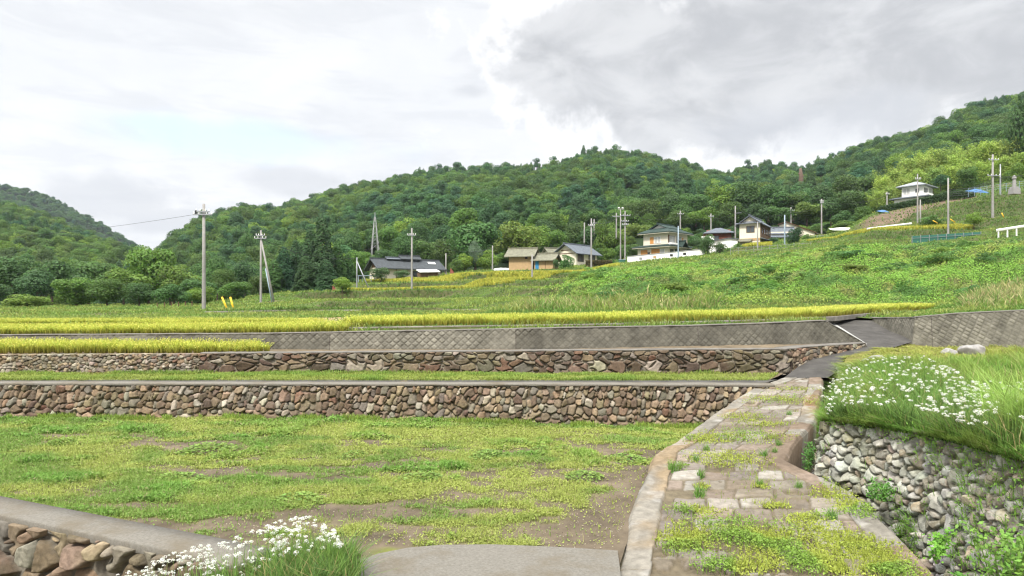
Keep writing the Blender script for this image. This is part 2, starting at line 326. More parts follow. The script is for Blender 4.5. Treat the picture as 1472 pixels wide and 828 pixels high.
COLS = {
 -700: [(20.8, 1.54), (24.7, 1.56), (25.0, 1.72), (29, 1.74), e(45, 452), e(60, 448), e(80, 444), e(150, 441)],
 0: [(20.1, 1.56), (24.7, 1.56), (25.0, 1.72), (29, 1.74), e(45, 452), e(60, 448), e(80, 444), e(150, 440)],
 280: [(19.1, 1.63), (24.7, 1.60), (25.0, 1.72), (29, 1.74), e(45, 452), e(61, 449), e(80, 443), e(150, 438)],
 300: [(19.0, 1.63), (24.7, 1.60), (25.0, 1.72), (29, 1.74), (47.8, 1.76), (48.2, 2.0), e(61, 447.5), e(75, 443), e(90, 440), e(150, 436)],
 395: [(18.75, 1.67), (24.7, 1.62), (25.0, 1.72), (29, 1.75), (47.8, 1.76), (48.2, 2.08), e(61, 445), e(75, 441), e(88, 437), e(95, 430), e(105, 424), e(150, 420)],
 490: kc(490, 1.71, [e(36, 455), (47.8, 1.80), (48.2, 2.12), e(60, 443), e(70, 437), e(74, 431), e(95, 424), e(99, 411), e(122, 408), e(150, 405)]),
 600: kc(600, 1.75, [e(36, 453), (47.8, 1.82), (48.2, 2.14), e(58, 442), e(70, 436), e(73, 428), e(90, 423), e(93, 414), e(108, 410), e(111, 403), e(130, 400), e(150, 397)]),
 690: kc(690, 1.79, [e(36, 451), (47.8, 1.90), (48.2, 2.16), e(58, 439), e(72, 430), e(75, 422), e(92, 414), e(95, 406), e(106, 402), e(109, 394), e(128, 391), e(150, 389)]),
 765: kc(765, 1.82, [e(36, 447), e(50, 440), e(66, 428), e(80, 414), e(98, 404), e(101, 397), e(118, 389), e(150, 385)]),
 850: kc(850, 1.85, [e(36, 446), e(50, 436), e(66, 420), e(84, 402), e(104, 391), e(118, 386), e(150, 378)]),
 900: kc(900, 1.87, [e(36, 446), e(48, 432), e(65, 413), e(85, 395), e(105, 382), e(135, 377), e(150, 372)]),
 1030: kc(1030, 1.92, [e(36, 444), e(50, 427), e(70, 400), e(90, 379), e(105, 371), e(125, 366), e(138, 363), e(145, 352), e(150, 348)]),
 1060: kc(1060, 1.93, [e(36, 444), e(50, 425), e(70, 398), e(90, 378), e(105, 368), e(124, 362), e(126, 357), e(137, 354), e(150, 346)]),
 1184: kc(1184, 2.0, [e(36, 442), e(48, 421), e(65, 390), e(85, 362), e(100, 353), e(112, 348), e(118, 344), e(135, 342), e(150, 337)]),
 1200: [(26.4, 2.07), e(36, 443), e(48, 420), e(65, 388), e(85, 360), e(100, 351), e(112, 347), e(118, 343), e(132, 340), e(150, 334)],
 1255: [(26.2, 1.95), (27.4, 2.02), (27.6, 2.16), (31.5, 2.18), e(37, 441), e(46, 424), e(60, 395), e(80, 360), e(98, 346), e(104, 334), e(120, 322), e(130, 312), e(150, 306)],
 1320: [(22.7, 2.07), (29.5, 2.12), (30.2, 2.25), (34, 2.27), e(38, 438), e(46, 422), e(56, 400), e(70, 372), e(85, 354), e(98, 344), e(102, 331), e(116, 320), e(121, 306), e(136, 294), e(150, 289)],
 1472: [(21.8, 2.3), e(30, 436), e(38, 420), e(46, 400), e(56, 378), e(70, 353), e(80, 342), e(88, 334), e(96, 322), e(108, 306), e(118, 288), e(134, 270), e(150, 256)],
 1950: [(20.5, 2.4), e(30, 425), e(45, 372), e(60, 338), e(80, 302), e(110, 255), e(150, 205)],
}
ckeys = sorted(COLS)
def gz0(px, d):
    px = np.asarray(px, float); d = np.asarray(d, float); px, d = np.broadcast_arrays(px, d)
    Z = np.stack([np.interp(d, [a[0] for a in COLS[k]], [a[1] for a in COLS[k]]) for k in ckeys], -1)
    pc = np.clip(px, ckeys[0], ckeys[-1]); j = np.clip(np.searchsorted(ckeys, pc, side='right') - 1, 0, len(ckeys) - 2)
    ka = np.array(ckeys, float); t = (pc - ka[j]) / (ka[j + 1] - ka[j])
    z0 = np.take_along_axis(Z, j[..., None], -1)[..., 0]; z1 = np.take_along_axis(Z, (j + 1)[..., None], -1)[..., 0]
    return z0 * (1 - t) + z1 * t
def shrub_w(px, d):                                              # where the rank green bank of shrubs and vines grows
    lo = np.interp(px, [700, 800, 900, 1320, 1400, 1950], [60, 46, 38, 37, 40, 34]); hi = np.interp(px, [700, 800, 860, 900, 1060, 1200, 1320, 1472, 1950], [62, 88, 110, 100, 96, 90, 86, 78, 60])
    return sst(d, lo - 2, lo + 5) * (1 - sst(d, hi - 6, hi)) * sst(px, 770, 850)
def gz(px, d):
    px = np.asarray(px, float); d = np.asarray(d, float); x = (px - CX) / F * d
    z = gz0(px, d); w = shrub_w(px, d)
    b = 1 - np.abs(2 * vn(x / 4.2, d / 3.6, 3) - 1); b2 = 1 - np.abs(2 * vn(x / 1.9, d / 1.7, 9) - 1)
    w = w * np.interp(d, [38, 60, 95], [1, .85, .4]); z = z + w * ((b - .62) * 1.75 + (b2 - .5) * .55 + (vn(x / 9, d / 8, 5) - .5) * 1.3)
    tw_ = sst(px, 400, 470) * (1 - sst(px, 800, 880)) * sst(d, 50, 56) * (1 - sst(d, 112, 122)) * .85; q_ = z / 1.5 + (vn(x / 14, d / 30, 88) - .5) * .35; qf = np.floor(q_)
    z = z + tw_ * 1.5 * (qf + sst(q_ - qf, .66, 1.0) - q_)
    w2 = sst(d, 30, 45) * (1 - w)
    return z + w2 * ((vn(x / 3, d / 2, 21) - .5) * .22 + (vn(x / 8, d / 4, 22) - .5) * .25)
pxs = np.unique(np.concatenate([np.linspace(-700, 1950, 480), ckeys])); K = 330
ds0 = dstart(pxs); kk = np.linspace(0, 1, K)
ka_ = np.linspace(0, 1, 70)[None, :]; kb_ = np.linspace(0, 1, 270)[None, 1:]
DD = np.concatenate([ds0[:, None] * (1 - ka_) + 28.0 * ka_, np.broadcast_to(28.0 * (152 / 28.0) ** kb_, (len(pxs), 269))], 1)
PX = np.broadcast_to(pxs[:, None], DD.shape); X_ = (PX - CX) / F * DD; Z_ = gz(PX, DD)
far = [170, 260, 500, 1000, 1300]
DD = np.concatenate([DD] + [np.full((len(pxs), 1), float(f)) for f in far], 1); PX = np.broadcast_to(pxs[:, None], DD.shape)
Z_ = np.concatenate([Z_] + [(Z_[:, -1] - 4 - i * 2)[:, None] for i in range(len(far))], 1); X_ = (PX - CX) / F * DD
base_g = np.array((.085, .13, .030)); soil = np.array((.19, .145, .09)); yell = np.array((.24, .24, .05))
nz = fbm(X_ / 2.5, DD / 1.5, 4, 2)[..., None]
gcol = base_g * (.7 + .6 * fbm(X_ / 6, DD / 3, 3, 40)[..., None]) * np.where(DD[..., None] > 150, .6, 1)
gcol = gcol * (1 - sst(nz, .55, .72) * .55) + soil * sst(nz, .55, .72) * .55
bare = (sst(PX, 425, 445) * (1 - sst(PX, 495, 510)) * sst(DD, 24, 26) * (1 - sst(DD, 33, 36)))[..., None]
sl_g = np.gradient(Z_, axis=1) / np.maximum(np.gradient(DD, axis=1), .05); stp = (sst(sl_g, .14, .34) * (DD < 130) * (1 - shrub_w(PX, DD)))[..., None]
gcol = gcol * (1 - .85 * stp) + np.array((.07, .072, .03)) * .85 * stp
gcol = gcol * (1 - bare) + np.array((.36, .27, .15)) * bare
brick = (sst(PX, 1228, 1250) * (1 - sst(PX, 1385, 1420)) * sst(DD - np.interp(PX, [1228, 1290, 1330, 1400], [110, 115, 124, 130]), 0, 3) * (1 - sst(DD, 134, 137)))[..., None]
gcol = gcol * (1 - brick) + np.array((.17, .125, .085)) * (.45 + 1.1 * fbm(X_ / .8, DD / .8, 4, 77)[..., None]) * brick
o = put('hillside_ground', gridmesh('hillside_ground', np.stack([X_, DD, Z_], -1), gcol, flip=True), M['ground'])
props(o, 'grassy terraced hillside climbing from the paddies to the houses', 'hillside', kind='structure')
# one low base sheet that carries everything near and reaches the horizon
bx = MB(); bx.poly([(-1450, -40, -2.2), (1450, -40, -2.2), (1450, 1400, -2.2), (-1450, 1400, -2.2)], [(0, 1, 2, 3)])
props(bx.build('ground', mat('dark_earth', (.10, .085, .06), 1, .5, .2)), 'dark earth under the terraces reaching the horizon', 'ground', kind='structure')

# ------------------------------------------------------------------ near sheets
def pathz(d): return np.maximum(.0854 * (np.asarray(d, float) - 7), -.05)
PL = [(5.2, .62), (6.0, .85), (6.7, 1.07), (7.74, 1.36), (9, 1.78), (10.05, 2.13), (11.04, 2.86), (12.3, 3.65), (13.5, 4.45), (14.87, 5.42), (15.9, 6.47)]
PR = [(5.2, 3.8), (6.0, 3.95), (7.02, 4.14), (8.08, 4.31), (8.64, 4.32), (9.3, 4.12), (9.79, 4.04), (10.33, 4.34), (10.83, 4.65), (11.9, 5.42), (13.6, 6.28), (15.9, 7.42)]
def pl(d): return np.interp(d, [a[0] for a in PL], [a[1] for a in PL])
def pr(d): return np.interp(d, [a[0] for a in PR], [a[1] for a in PR])
def xl_field(d): return np.maximum(-6.4 - 2.364 * (d - 8.32), -26) * np.where(d < 6.6, 0, 1) + np.where(d < 6.6, -2.3, 0)
def fieldz(x, d):
    px = x / d * F + CX
    return -.16 * sst(px, 300, 1000) * sst(d, 9, 14.4) + (fbm(x / 1.1, d / .9, 3, 5) - .5) * .09 + (fbm(x / .25, d / .25, 2, 6) - .5) * .03
def grassy(x, d):                                                # 0..1 how green the lower field is
    px = x / d * F + CX
    n = fbm(x / 1.9, d / .9, 4, 11) + .85 * (fbm(x / .42, d / .25, 3, 14) - .5)
    bias = np.interp(d, [6.3, 7.0, 7.8, 8.6, 10, 12, 14.7], [-.22, -.20, -.15, -.04, .05, .09, .11])
    bias = bias - .10 * sst(px, 560, 900) + .05 * (1 - sst(px, 50, 400))
    bias = bias - .25 * np.exp(-(((x - pl(d)) + .25) / .35) ** 2) * sst(d, 6, 7)
    return sst(n + bias, .30, .70)
nd, nx = 210, 560
dv = np.linspace(6.35, 15.4, nd); t = np.linspace(0, 1, nx)
Xf = xl_field(dv)[:, None] * (1 - t) + (pl(dv) + .05)[:, None] * t; Df = np.broadcast_to(dv[:, None], Xf.shape)
gq = grassy(Xf, Df)[..., None]; sn = fbm(Xf / .5, Df / .4, 4, 31)[..., None]
dirt = np.array((.148, .118, .083)) * (.65 + .7 * sn); grs = np.array((.17, .19, .045)) * (.75 + .5 * sn)
o = put('field', gridmesh('field', np.stack([Xf, Df, fieldz(Xf, Df)], -1), dirt * (1 - gq) + grs * gq, flip=False), M['ground'])
props(o, 'fallow lower field of patchy weeds over brown soil', 'field', kind='structure')
# lower verge in front, below the field on the left
Xv, Dv = np.meshgrid(np.linspace(-14, 1.3, 120), np.linspace(2.2, 6.9, 60), indexing='ij')
Zv = -.95 + .93 * sst(Xv, -4.4, -1.7) + (fbm(Xv / .6, Dv / .6, 3, 8) - .5) * .08 - .03
Zv = np.where(Xv < -4.2, np.minimum(Zv, -.9), Zv)
vc = np.array((.16, .135, .085)) * (.6 + .8 * fbm(Xv / .4, Dv / .4, 3, 9)[..., None])
o = put('verge', gridmesh('verge', np.stack([Xv, Dv, Zv], -1), vc, flip=True), M['ground']); props(o, 'low earth verge in front of the capped stone wall', 'verge', kind='structure')
# concrete slab leading into the field
sl = [(-2.1, 4.2), (-1.66, 6.05), (-1.50, 6.42), (-1.32, 6.62), (-1.05, 6.78), (-.72, 6.86), (-.2, 6.87), (.3, 6.82), (.82, 6.74), (1.06, 6.7), (.78, 4.2)]
sb = MB(); sb.prism([(x, d, -.25) for x, d in sl], (0, 0, .285))
o = sb.build('concrete_slab', M['concrete']); props(o, 'grey concrete slab with a rounded back edge leading into the field', 'slab', kind='structure')
sb = MB(); sb.prism([(-2.4, 4.3, -.3), (-1.72, 4.3, -.3), (-1.36, 6.5, -.3), (-1.66, 6.5, -.3), (-1.78, 6.3, -.3)], (0, 0, .32))
o = sb.build('concrete_slab', M['concrete']); props(o, 'small pale broken slab beside the white flowers', 'slab', kind='structure')

def strip(name, A, B, n, m, colf, matl, label, cat, noise_amp=.03, seed=3, flip=False):
    """sheet between two polylines of world points, resampled"""
    def rs(Pt, n):
        Pt = np.array(Pt, float); s = np.concatenate([[0], np.cumsum(np.linalg.norm(np.diff(Pt, axis=0), axis=1))]); q = np.linspace(0, s[-1], n)
        return np.stack([np.interp(q, s, Pt[:, i]) for i in range(3)], -1)
    a, b = rs(A, n), rs(B, n); t = np.linspace(0, 1, m)[None, :, None]; X = a[:, None] * (1 - t) + b[:, None] * t
    X[..., 2] += (fbm(X[..., 0] / .5, X[..., 1] / .5, 3, seed) - .5) * noise_amp * 2
    o = put(name, gridmesh(name, X, colf(X), flip=flip), matl); return props(o, label, cat, kind='structure')
soilcol = lambda X: np.array((.19, .15, .10)) * (.6 + .8 * fbm(X[..., 0] / .4, X[..., 1] / .3, 4, 61)[..., None])
W1 = [(-700, 15.1, .0, .76), (0, 14.8, 0, .76), (400, 14.7, -.03, .76), (700, 14.65, -.10, .757), (900, 14.6, -.15, .757), (1100, 14.55, -.19, .757)]
W2 = [(-700, 17.2, .75, 1.23), (0, 16.9, .757, 1.235), (395, 16.9, .757, 1.265), (800, 16.9, .76, 1.32), (1000, 16.9, .77, 1.35), (1130, 16.9, .78, 1.36), (1165, 17.9, 1.02, 1.36), (1243, 20.3, 1.24, 1.32)]
def wp(Wl, zi, dd=0.0): return [((w[0] - CX) / F * w[1], w[1] + dd, w[zi]) for w in Wl]
strip('terrace', [(x, y + .02, z - .03) for x, y, z in wp(W1[:-1], 3)] + [(5.3, 14.6, .72)], [(x, y + .1, z - .01) for x, y, z in wp(W2[:-2], 2)], 500, 26, soilcol, M['ground'], 'narrow grassy terrace between two stone walls', 'terrace')
strip('paddy_terrace', [(x, y + .05, z - .03) for x, y, z in wp(W2, 3)], [(x, y + .1, z - .01) for x, y, z in wp(W3, 2)], 500, 24, soilcol, M['ground'], 'terrace of the lowest rice plot behind the boulder wall', 'terrace')
strip('footpath', [(x, y + .36, z - .015) for x, y, z in wp(W1[:-1], 3)] + [(5.6, 14.95, .745)], [(x, y + .95, z - .01) for x, y, z in wp(W1[:-1], 3)] + [(6.2, 15.6, .75)], 200, 4,
      lambda X: np.broadcast_to(np.array((.105, .10, .09)), X.shape) * (.8 + .4 * fbm(X[..., 0], X[..., 1], 3, 4)[..., None]), M['ground'], 'dark narrow footpath along the top of the lower stone wall', 'footpath', .004)
# ------------------------------------------------------------------ asphalt ramp
RL = [P(1127, 543, 15.9), P(1145, 529, 16.9), P(1168, 516, 18.0), P(1243, 496, 20.5), P(1216, 478.5, 23.0), P(1189, 461, 26.2), P(1180, 458.5, 27.2)]
RR = [P(1190, 543, 15.9), P(1212, 528, 16.6), P(1240, 513, 17.9), P(1312, 491, 22.2), P(1286, 476, 24.3), P(1256, 459.5, 26.4), P(1250, 458, 27.2)]
strip('asphalt_path', RL, RR, 140, 14, lambda X: np.zeros_like(X), M['asphalt'], 'dark asphalt path bending up between the concrete walls', 'path', .006, 12)
kb = MB()
for a, b in zip(RL[3:5], RL[4:6]): kb.prism([a + (-.12, 0, -.25), a + (.12, .1, -.25), a + (.12, .1, .035), a + (-.12, 0, .035)], b - a)
o = kb.build('kerb', mat('pale_kerb_concrete', (.30, .30, .285), .95, 4, .15, .2, 40)); props(o, 'pale concrete kerb along the edge of the asphalt ramp', 'kerb', kind='structure')
# ------------------------------------------------------------------ paved path
def smax(a, b): return np.maximum(a, b)
n_, m_ = 560, 190
dv = np.linspace(5.3, 15.9, n_); L_, R_ = pl(dv), pr(dv)
sc = np.concatenate([[0], np.cumsum(np.hypot(np.diff((L_ + R_) / 2), np.diff(dv)))])
wn = np.concatenate([[-.0001, 0], np.linspace(0, 1, m_)[1:-1], [1, 1.0001]])
wid = (R_ - L_)
Wm = wn[None, :] * wid[:, None]; Sm = np.broadcast_to(sc[:, None], Wm.shape)
ws = Wm + (fbm(Sm * 1.3, Wm * 1.3, 3, 80) - .5) * .10; ss = Sm + (fbm(Sm * 1.1 + 9, Wm * 1.4, 3, 81) - .5) * .16
kl, kr = .34, np.interp(Sm, [0, 3, 20], [.36, .34, .30])
wl = ws; wr = wid[:, None] - ws
rowh = .34; ri = np.floor(ss / rowh); fr = ss / rowh - ri
off = _h(ri, ri * 0 + 3, 5) * .9; cw = .36 + .2 * _h(ri, ri * 0 + 7, 6)
ci = np.floor((ws - kl + off) / cw); fc = (ws - kl + off) / cw - ci
ed = np.minimum(np.minimum(fr, 1 - fr) * rowh, np.minimum(fc, 1 - fc) * cw)
ed = np.minimum(ed, np.minimum(np.abs(wl - kl), np.abs(wr - kr)))
cell_h = _h(ri, ci, 21); cell_t = _h(ri, ci, 22); cell_g = _h(ri, ci, 23)
tilt = (fc - .5) * (cell_t - .5) * .03 + (fr - .5) * (cell_g - .5) * .03
wear = fbm(Sm * 2.2, Wm * 2.2, 4, 90)
flat = sst(Sm, 6.5, 9.5)[..., ] if False else sst(Sm, 6.0, 9.0)
jw = .010 * (1 + wear)
pv = sst(ed, jw * .3, jw + .012)
h = -.022 + pv * (.022 + (cell_h - .5) * .03 + tilt) + (fbm(Sm * 6, Wm * 6, 3, 91) - .5) * .02
gone = (_h(ri, ci, 29) < .03) | (sst(2.2 - Sm, 0, .5) * (wear > .44) > .5)
gone = gone | ((wear > .73) & (wl > kl) & (wr > kr))
h = np.where(gone & (wl > kl) & (wr > kr), -.035 + (fbm(Sm * 5, Wm * 5, 3, 92) - .5) * .03, h)
tones = np.array([(.33, .29, .245), (.38, .34, .29), (.29, .25, .215), (.34, .275, .22), (.31, .27, .22), (.41, .38, .33)])
pc = tones[(cell_t * 5.99).astype(int)] * (.8 + .4 * cell_h[..., None])
jc = np.array((.20, .165, .115)); pc = pc * pv[..., None] + jc * (1 - pv[..., None])
pc = np.where((gone & (wl > kl) & (wr > kr))[..., None], np.array((.20, .165, .11)) * (.6 + .8 * wear[..., None]), pc)
dq = (sst(fbm(Sm * 1.7 + 5, Wm * 1.7, 4, 191), .40, .62) * .55)[..., None]; pc = pc * (1 - dq) + np.array((.21, .17, .115)) * dq; kL = wl < kl; kR = wr < kr
seg = 1.15; si = np.floor(Sm / seg + _h(np.floor(Sm * 0), kL * 1, 3)); fs = Sm / seg - np.floor(Sm / seg)
kh = .008 + (fbm(Sm * 2.5, Wm * 2.5, 4, 93) - .5) * .05 - .03 * (1 - sst(np.minimum(fs, 1 - fs) * seg, 0, .018))
kcol = np.array((.31, .285, .24)) * (.7 + .6 * fbm(Sm * 2, Wm * 3, 4, 94)[..., None]); och = sst(fbm(Sm * .9, Wm * 1.2, 3, 95), .5, .66)[..., None]
kcol = kcol * (1 - och * .6) + np.array((.37, .25, .12)) * och * .6
wht = sst(fbm(Sm * 3.1, Wm * 3.1, 4, 96), .58, .7)[..., None]; kcol = kcol * (1 - wht * .5) + np.array((.50, .48, .44)) * wht * .5
redn = (kR & (fbm(Sm * .8 + 4, Wm, 2, 97) > .46))[..., None]; kcol = np.where(redn, kcol * np.array((.80, .66, .58)), kcol)
h = np.where(kL, kh, h); h = np.where(kR, kh * .8 + .0, h); pc = np.where((kL | kR)[..., None], kcol, pc)
edge_round = np.minimum(Wm, wid[:, None] - Wm); h = h - .05 * (1 - sst(edge_round, 0, .05 + .05 * wear)) ** 2
xx = L_[:, None] + Wm + (fbm(Sm * 1.6, Wm * 0 + 3, 3, 98) - .5) * .055 * np.where(kL | kR, 1, 0)
Xp = np.stack([xx, np.broadcast_to(dv[:, None], xx.shape), pathz(dv)[:, None] + h], -1)
Xp[:, 0, 2] = -.75; Xp[:, -1, 2] -= .95; Xp[:, 0, 0] += .04; Xp[:, -1, 0] -= .06
sidec = np.array((.16, .13, .10)); pc[:, 0] = sidec; pc[:, -1] = sidec * .8
o = put('paved_path', gridmesh('paved_path', Xp, pc, flip=True), M['paver']); props(o, 'worn path of stone setts with raised stone edges', 'paved path', kind='structure')
# ------------------------------------------------------------------ flower bank, ditch
DW = [(4.55, 4.2), (4.62, 5.5), (4.66, 6.7), (4.80, 7.6), (4.86, 8.3), (4.74, 8.9), (4.56, 9.4), (4.46, 9.85), (4.72, 10.4), (5.08, 11.0), (5.75, 12.0), (6.7, 13.6), (7.55, 15.3), (8.0, 16.6)]
DWT = [1.12, 1.12, 1.08, 1.02, .96, .92, .88, .83, .78, .76, .80, .90, .98, 1.04]
def bankz(x, d):
    return 1.02 + .006 * (d - 8) + .05 * np.clip(x - 5, 0, 6) * np.clip((11 - d) / 6, 0, 1) + (fbm(x / 1.2, d / 1.2, 3, 44) - .5) * .22
def dwx(d): return np.interp(d, [p[1] for p in DW], [p[0] for p in DW])
def dwt(d): return np.interp(d, [p[1] for p in DW], DWT)
dv = np.linspace(4.2, 23.2, 170); t = np.linspace(0, 1, 90) ** 1.5
edge_x = np.where(dv < 16.5, dwx(dv) + .24, np.interp(dv, [16.5, 17.5, 18.2, 21.8, 23.2], [8.2, 8.75, 9.25, 12.75, 13.6]))
Xb = edge_x[:, None] + t[None, :] * 17; Db = np.broadcast_to(dv[:, None], Xb.shape)
ez = np.where(dv < 16.5, dwt(dv), np.interp(dv, [16.5, 17.5, 20, 22, 23.2], [1.02, 1.1, 1.2, 1.2, 1.15]))
be = sst(Xb - edge_x[:, None], 0, .9)
Zb = ez[:, None] * (1 - be) + np.minimum(bankz(Xb, Db), 1.16 + .4 * sst(Db, 12, 4)) * be
bc = np.array((.10, .135, .035)) * (.5 + 1.0 * fbm(Xb / .6, Db / .6, 3, 45)[..., None])
ye = sst(Db, 15, 17)[..., None]; bc = bc * (1 - ye) + np.array((.20, .19, .055)) * (.6 + .8 * fbm(Xb / .8, Db / .5, 3, 46)[..., None]) * ye
o = put('flower_bank', gridmesh('flower_bank', np.stack([Xb, Db, Zb], -1), bc, flip=True), M['ground']); props(o, 'raised grassy bank behind the ditch wall', 'bank', kind='structure')
strip('ditch', [(pr(d) - .2, d, pathz(d) - .72) for d in np.linspace(4.3, 15.9, 30)], [(dwx(d) + .25, d, pathz(d) - .68) for d in np.linspace(4.3, 15.9, 30)], 120, 8,
      lambda X: np.array((.07, .06, .04)) * (.6 + .8 * fbm(X[..., 0] / .3, X[..., 1] / .3, 3, 71)[..., None]), M['ground'], 'dark narrow ditch between the paved path and the rubble wall', 'ditch', .05)

# ================================================================== WALLS
TONES = 0.58 * (_T := np.array([(.20, .14, .095), (.24, .16, .10), (.17, .11, .08), (.27, .20, .13), (.22, .20, .175), (.30, .28, .25), (.19, .17, .155), (.33, .24, .15), (.38, .35, .30), (.22, .105, .07), (.15, .10, .08), (.26, .175, .125)])) + .42 * _T.mean(1, keepdims=True) * np.array((1.12, 1.0, .82)); TONES = TONES * np.array((1.01, .975, .90))
def rs_line(Pt, step):
    Pt = np.array(Pt, float); s = np.concatenate([[0], np.cumsum(np.hypot(*np.diff(Pt[:, :2], axis=0).T))]); q = np.arange(0, s[-1] + step, step); q[-1] = s[-1]
    return q, np.stack([np.interp(q, s, Pt[:, i]) for i in range(Pt.shape[1])], -1)
def seeds_rows(L, Hh, rows, wmean, r, tilt=.5, jit=.25, big=()):
    """rows: list of (y centre, height, width mean)"""
    out = []
    for (yc, hh, wm) in rows:
        x = -wm * r.random()
        while x < L + wm:
            w = wm * r.uniform(.55, 1.5); out.append((x + w / 2, yc + r.normal() * hh * jit, w / 2 * r.uniform(.9, 1.1), hh / 2 * r.uniform(.75, 1.25), r.normal() * tilt)); x += w
    for b in big: out.append(b)
    return np.array(out)
def stones(Sg, Tg, seeds, r, gap=.10, depth=.08, pw=.45, tones=TONES, tw=None, mortar=(.15, .127, .095), rough=.35):
    """cell pattern of fitted stones: returns outward displacement and colour"""
    wob = .05
    u = Sg + (fbm(Sg * 5, Tg * 5, 3, 50) - .5) * wob; v = Tg + (fbm(Sg * 5 + 40, Tg * 5, 3, 51) - .5) * wob
    n = Sg.shape[0]; disp = np.zeros_like(Sg); idx = np.zeros(Sg.shape, int); E = np.zeros_like(Sg); PX_ = np.zeros_like(Sg); PY_ = np.zeros_like(Sg)
    sk = seeds[np.argsort(seeds[:, 0])]; i0 = 0
    reach = max(.5, sk[:, 2].max() * 2.2)
    step = max(1, int(np.searchsorted(Sg[:, 0], Sg[0, 0] + .5)))
    while i0 < n:
        i1 = min(n, i0 + step); lo, hi = Sg[i0, 0] - reach, Sg[i1 - 1, 0] + reach
        ids = np.where((sk[:, 0] > lo) & (sk[:, 0] < hi))[0]; c = sk[ids]
        du = u[i0:i1, :, None] - c[:, 0]; dv_ = v[i0:i1, :, None] - c[:, 1]; ct, st = np.cos(c[:, 4]), np.sin(c[:, 4])
        a = (du * ct + dv_ * st) / c[:, 2]; b = (-du * st + dv_ * ct) / c[:, 3]
        dd = (np.abs(a) ** 2.3 + np.abs(b) ** 2.3) ** (1 / 2.3)
        o2 = np.argpartition(dd, 1, -1)[..., :2]; d2 = np.take_along_axis(dd, o2, -1); sw = d2[..., 0] > d2[..., 1]
        f1 = d2.min(-1); f2 = d2.max(-1); w1 = np.where(sw, o2[..., 1], o2[..., 0])
        E[i0:i1] = np.clip((f2 - f1), 0, 1); E[i0:i1] = np.minimum(E[i0:i1], np.clip(1.55 - f1, 0, 1)); idx[i0:i1] = ids[w1]
        PX_[i0:i1] = np.take_along_axis(a, w1[..., None], -1)[..., 0]; PY_[i0:i1] = np.take_along_axis(b, w1[..., None], -1)[..., 0]
        i0 = i1
    k = len(sk); dpt = depth * r.uniform(.6, 1.3, k); tx = r.normal(size=k) * .2; ty = r.normal(size=k) * .2; base = r.uniform(-.25, .35, k) * depth
    q = np.clip((E - gap) / pw, 0, 1); dome = 1 - (1 - q) ** 2.2
    fl = np.minimum(dome, .86 + .14 * dome)
    disp = dome * (dpt[idx] * (1 + tx[idx] * PX_ + ty[idx] * PY_) + base[idx]) + (fbm(Sg * 9, Tg * 9, 4, 52) - .5) * depth * rough * (q > 0)
    tp = r.choice(len(tones), k, p=None if tw is None else np.array(tw) / np.sum(tw)); tcx = tones[tp] * r.uniform(.75, 1.25, (k, 1)) * (1 + r.normal(size=(k, 3)) * .03)
    col = tcx[idx] * (.78 + .44 * fbm(Sg * 7, Tg * 7, 4, 53)[..., None])
    ms = (sst(fbm(Sg * 1.1 + 7, Tg * 2.2, 4, 57), .54, .72) * .28)[..., None]; col = col * (1 - ms) + np.array((.13, .135, .065)) * ms
    mq = sst(q, .0, .16)[..., None]
    col = col * mq + np.array(mortar) * (.6 + .8 * fbm(Sg * 10, Tg * 10, 2, 54)[..., None]) * (1 - mq)
    return disp, col
def wall_sheet(pts, step, tstep, batter, pattern, side=1, top_in=.3):
    """pts (x,y,zb,zt). pattern(S,T) -> disp, col. side: +1 the face looks to the right of the walking direction"""
    q, Pt = rs_line(pts, step); hmax = (Pt[:, 3] - Pt[:, 2]).max(); m = max(4, int(hmax / tstep) + 2)
    tg = np.gradient(Pt[:, :2], axis=0); tg /= np.linalg.norm(tg, axis=1, keepdims=True) + 1e-9
    k = np.ones(9) / 9; pad = np.pad(tg, ((4, 4), (0, 0)), 'edge'); tg = np.stack([np.convolve(pad[:, i], k, 'valid') for i in range(2)], -1); tg /= np.linalg.norm(tg, axis=1, keepdims=True)
    nr = np.stack([tg[:, 1], -tg[:, 0]], -1) * side
    t = np.linspace(0, 1, m); hh = (Pt[:, 3] - Pt[:, 2])[:, None]
    Sg = np.broadcast_to(q[:, None], (len(q), m)); Tg = t[None, :] * hh
    disp, col = pattern(Sg, Tg)
    X = np.zeros((len(q), m, 3)); X[..., :2] = Pt[:, None, :2] - nr[:, None] * (batter * Tg)[..., None] + nr[:, None] * disp[..., None]; X[..., 2] = Pt[:, 2][:, None] + Tg
    # turn the sheet back over the top, so that it is a solid with a top face
    tp = X[:, -1:].copy(); ctr = Pt[:, None, :2] - nr[:, None] * (batter * hh)[..., None]
    b1 = tp.copy(); b1[..., :2] = ctr - nr[:, None] * (top_in * .4); b1[..., 2] += .005
    b2 = tp.copy(); b2[..., :2] = ctr - nr[:, None] * top_in; b3 = b2.copy(); b3[..., 2] -= .3
    lastc = col[:, -1:]
    X = np.concatenate([X, b1, b2, b3], 1); nr_ = nr[:, None]
    ends = []
    for i_ in (0, -1):
        q_ = X[i_:][:1].copy(); q_[..., :2] = (Pt[i_, :2] - nr[i_] * (batter * hh[i_, 0] + top_in)); ends.append(q_)
    X = np.concatenate([ends[0], X, ends[1]], 0); col = np.concatenate([col[:1], col, col[-1:]], 0); lastc = col[:, -1:]; col = np.concatenate([col, lastc, lastc, lastc], 1)
    return X, col, Pt, nr
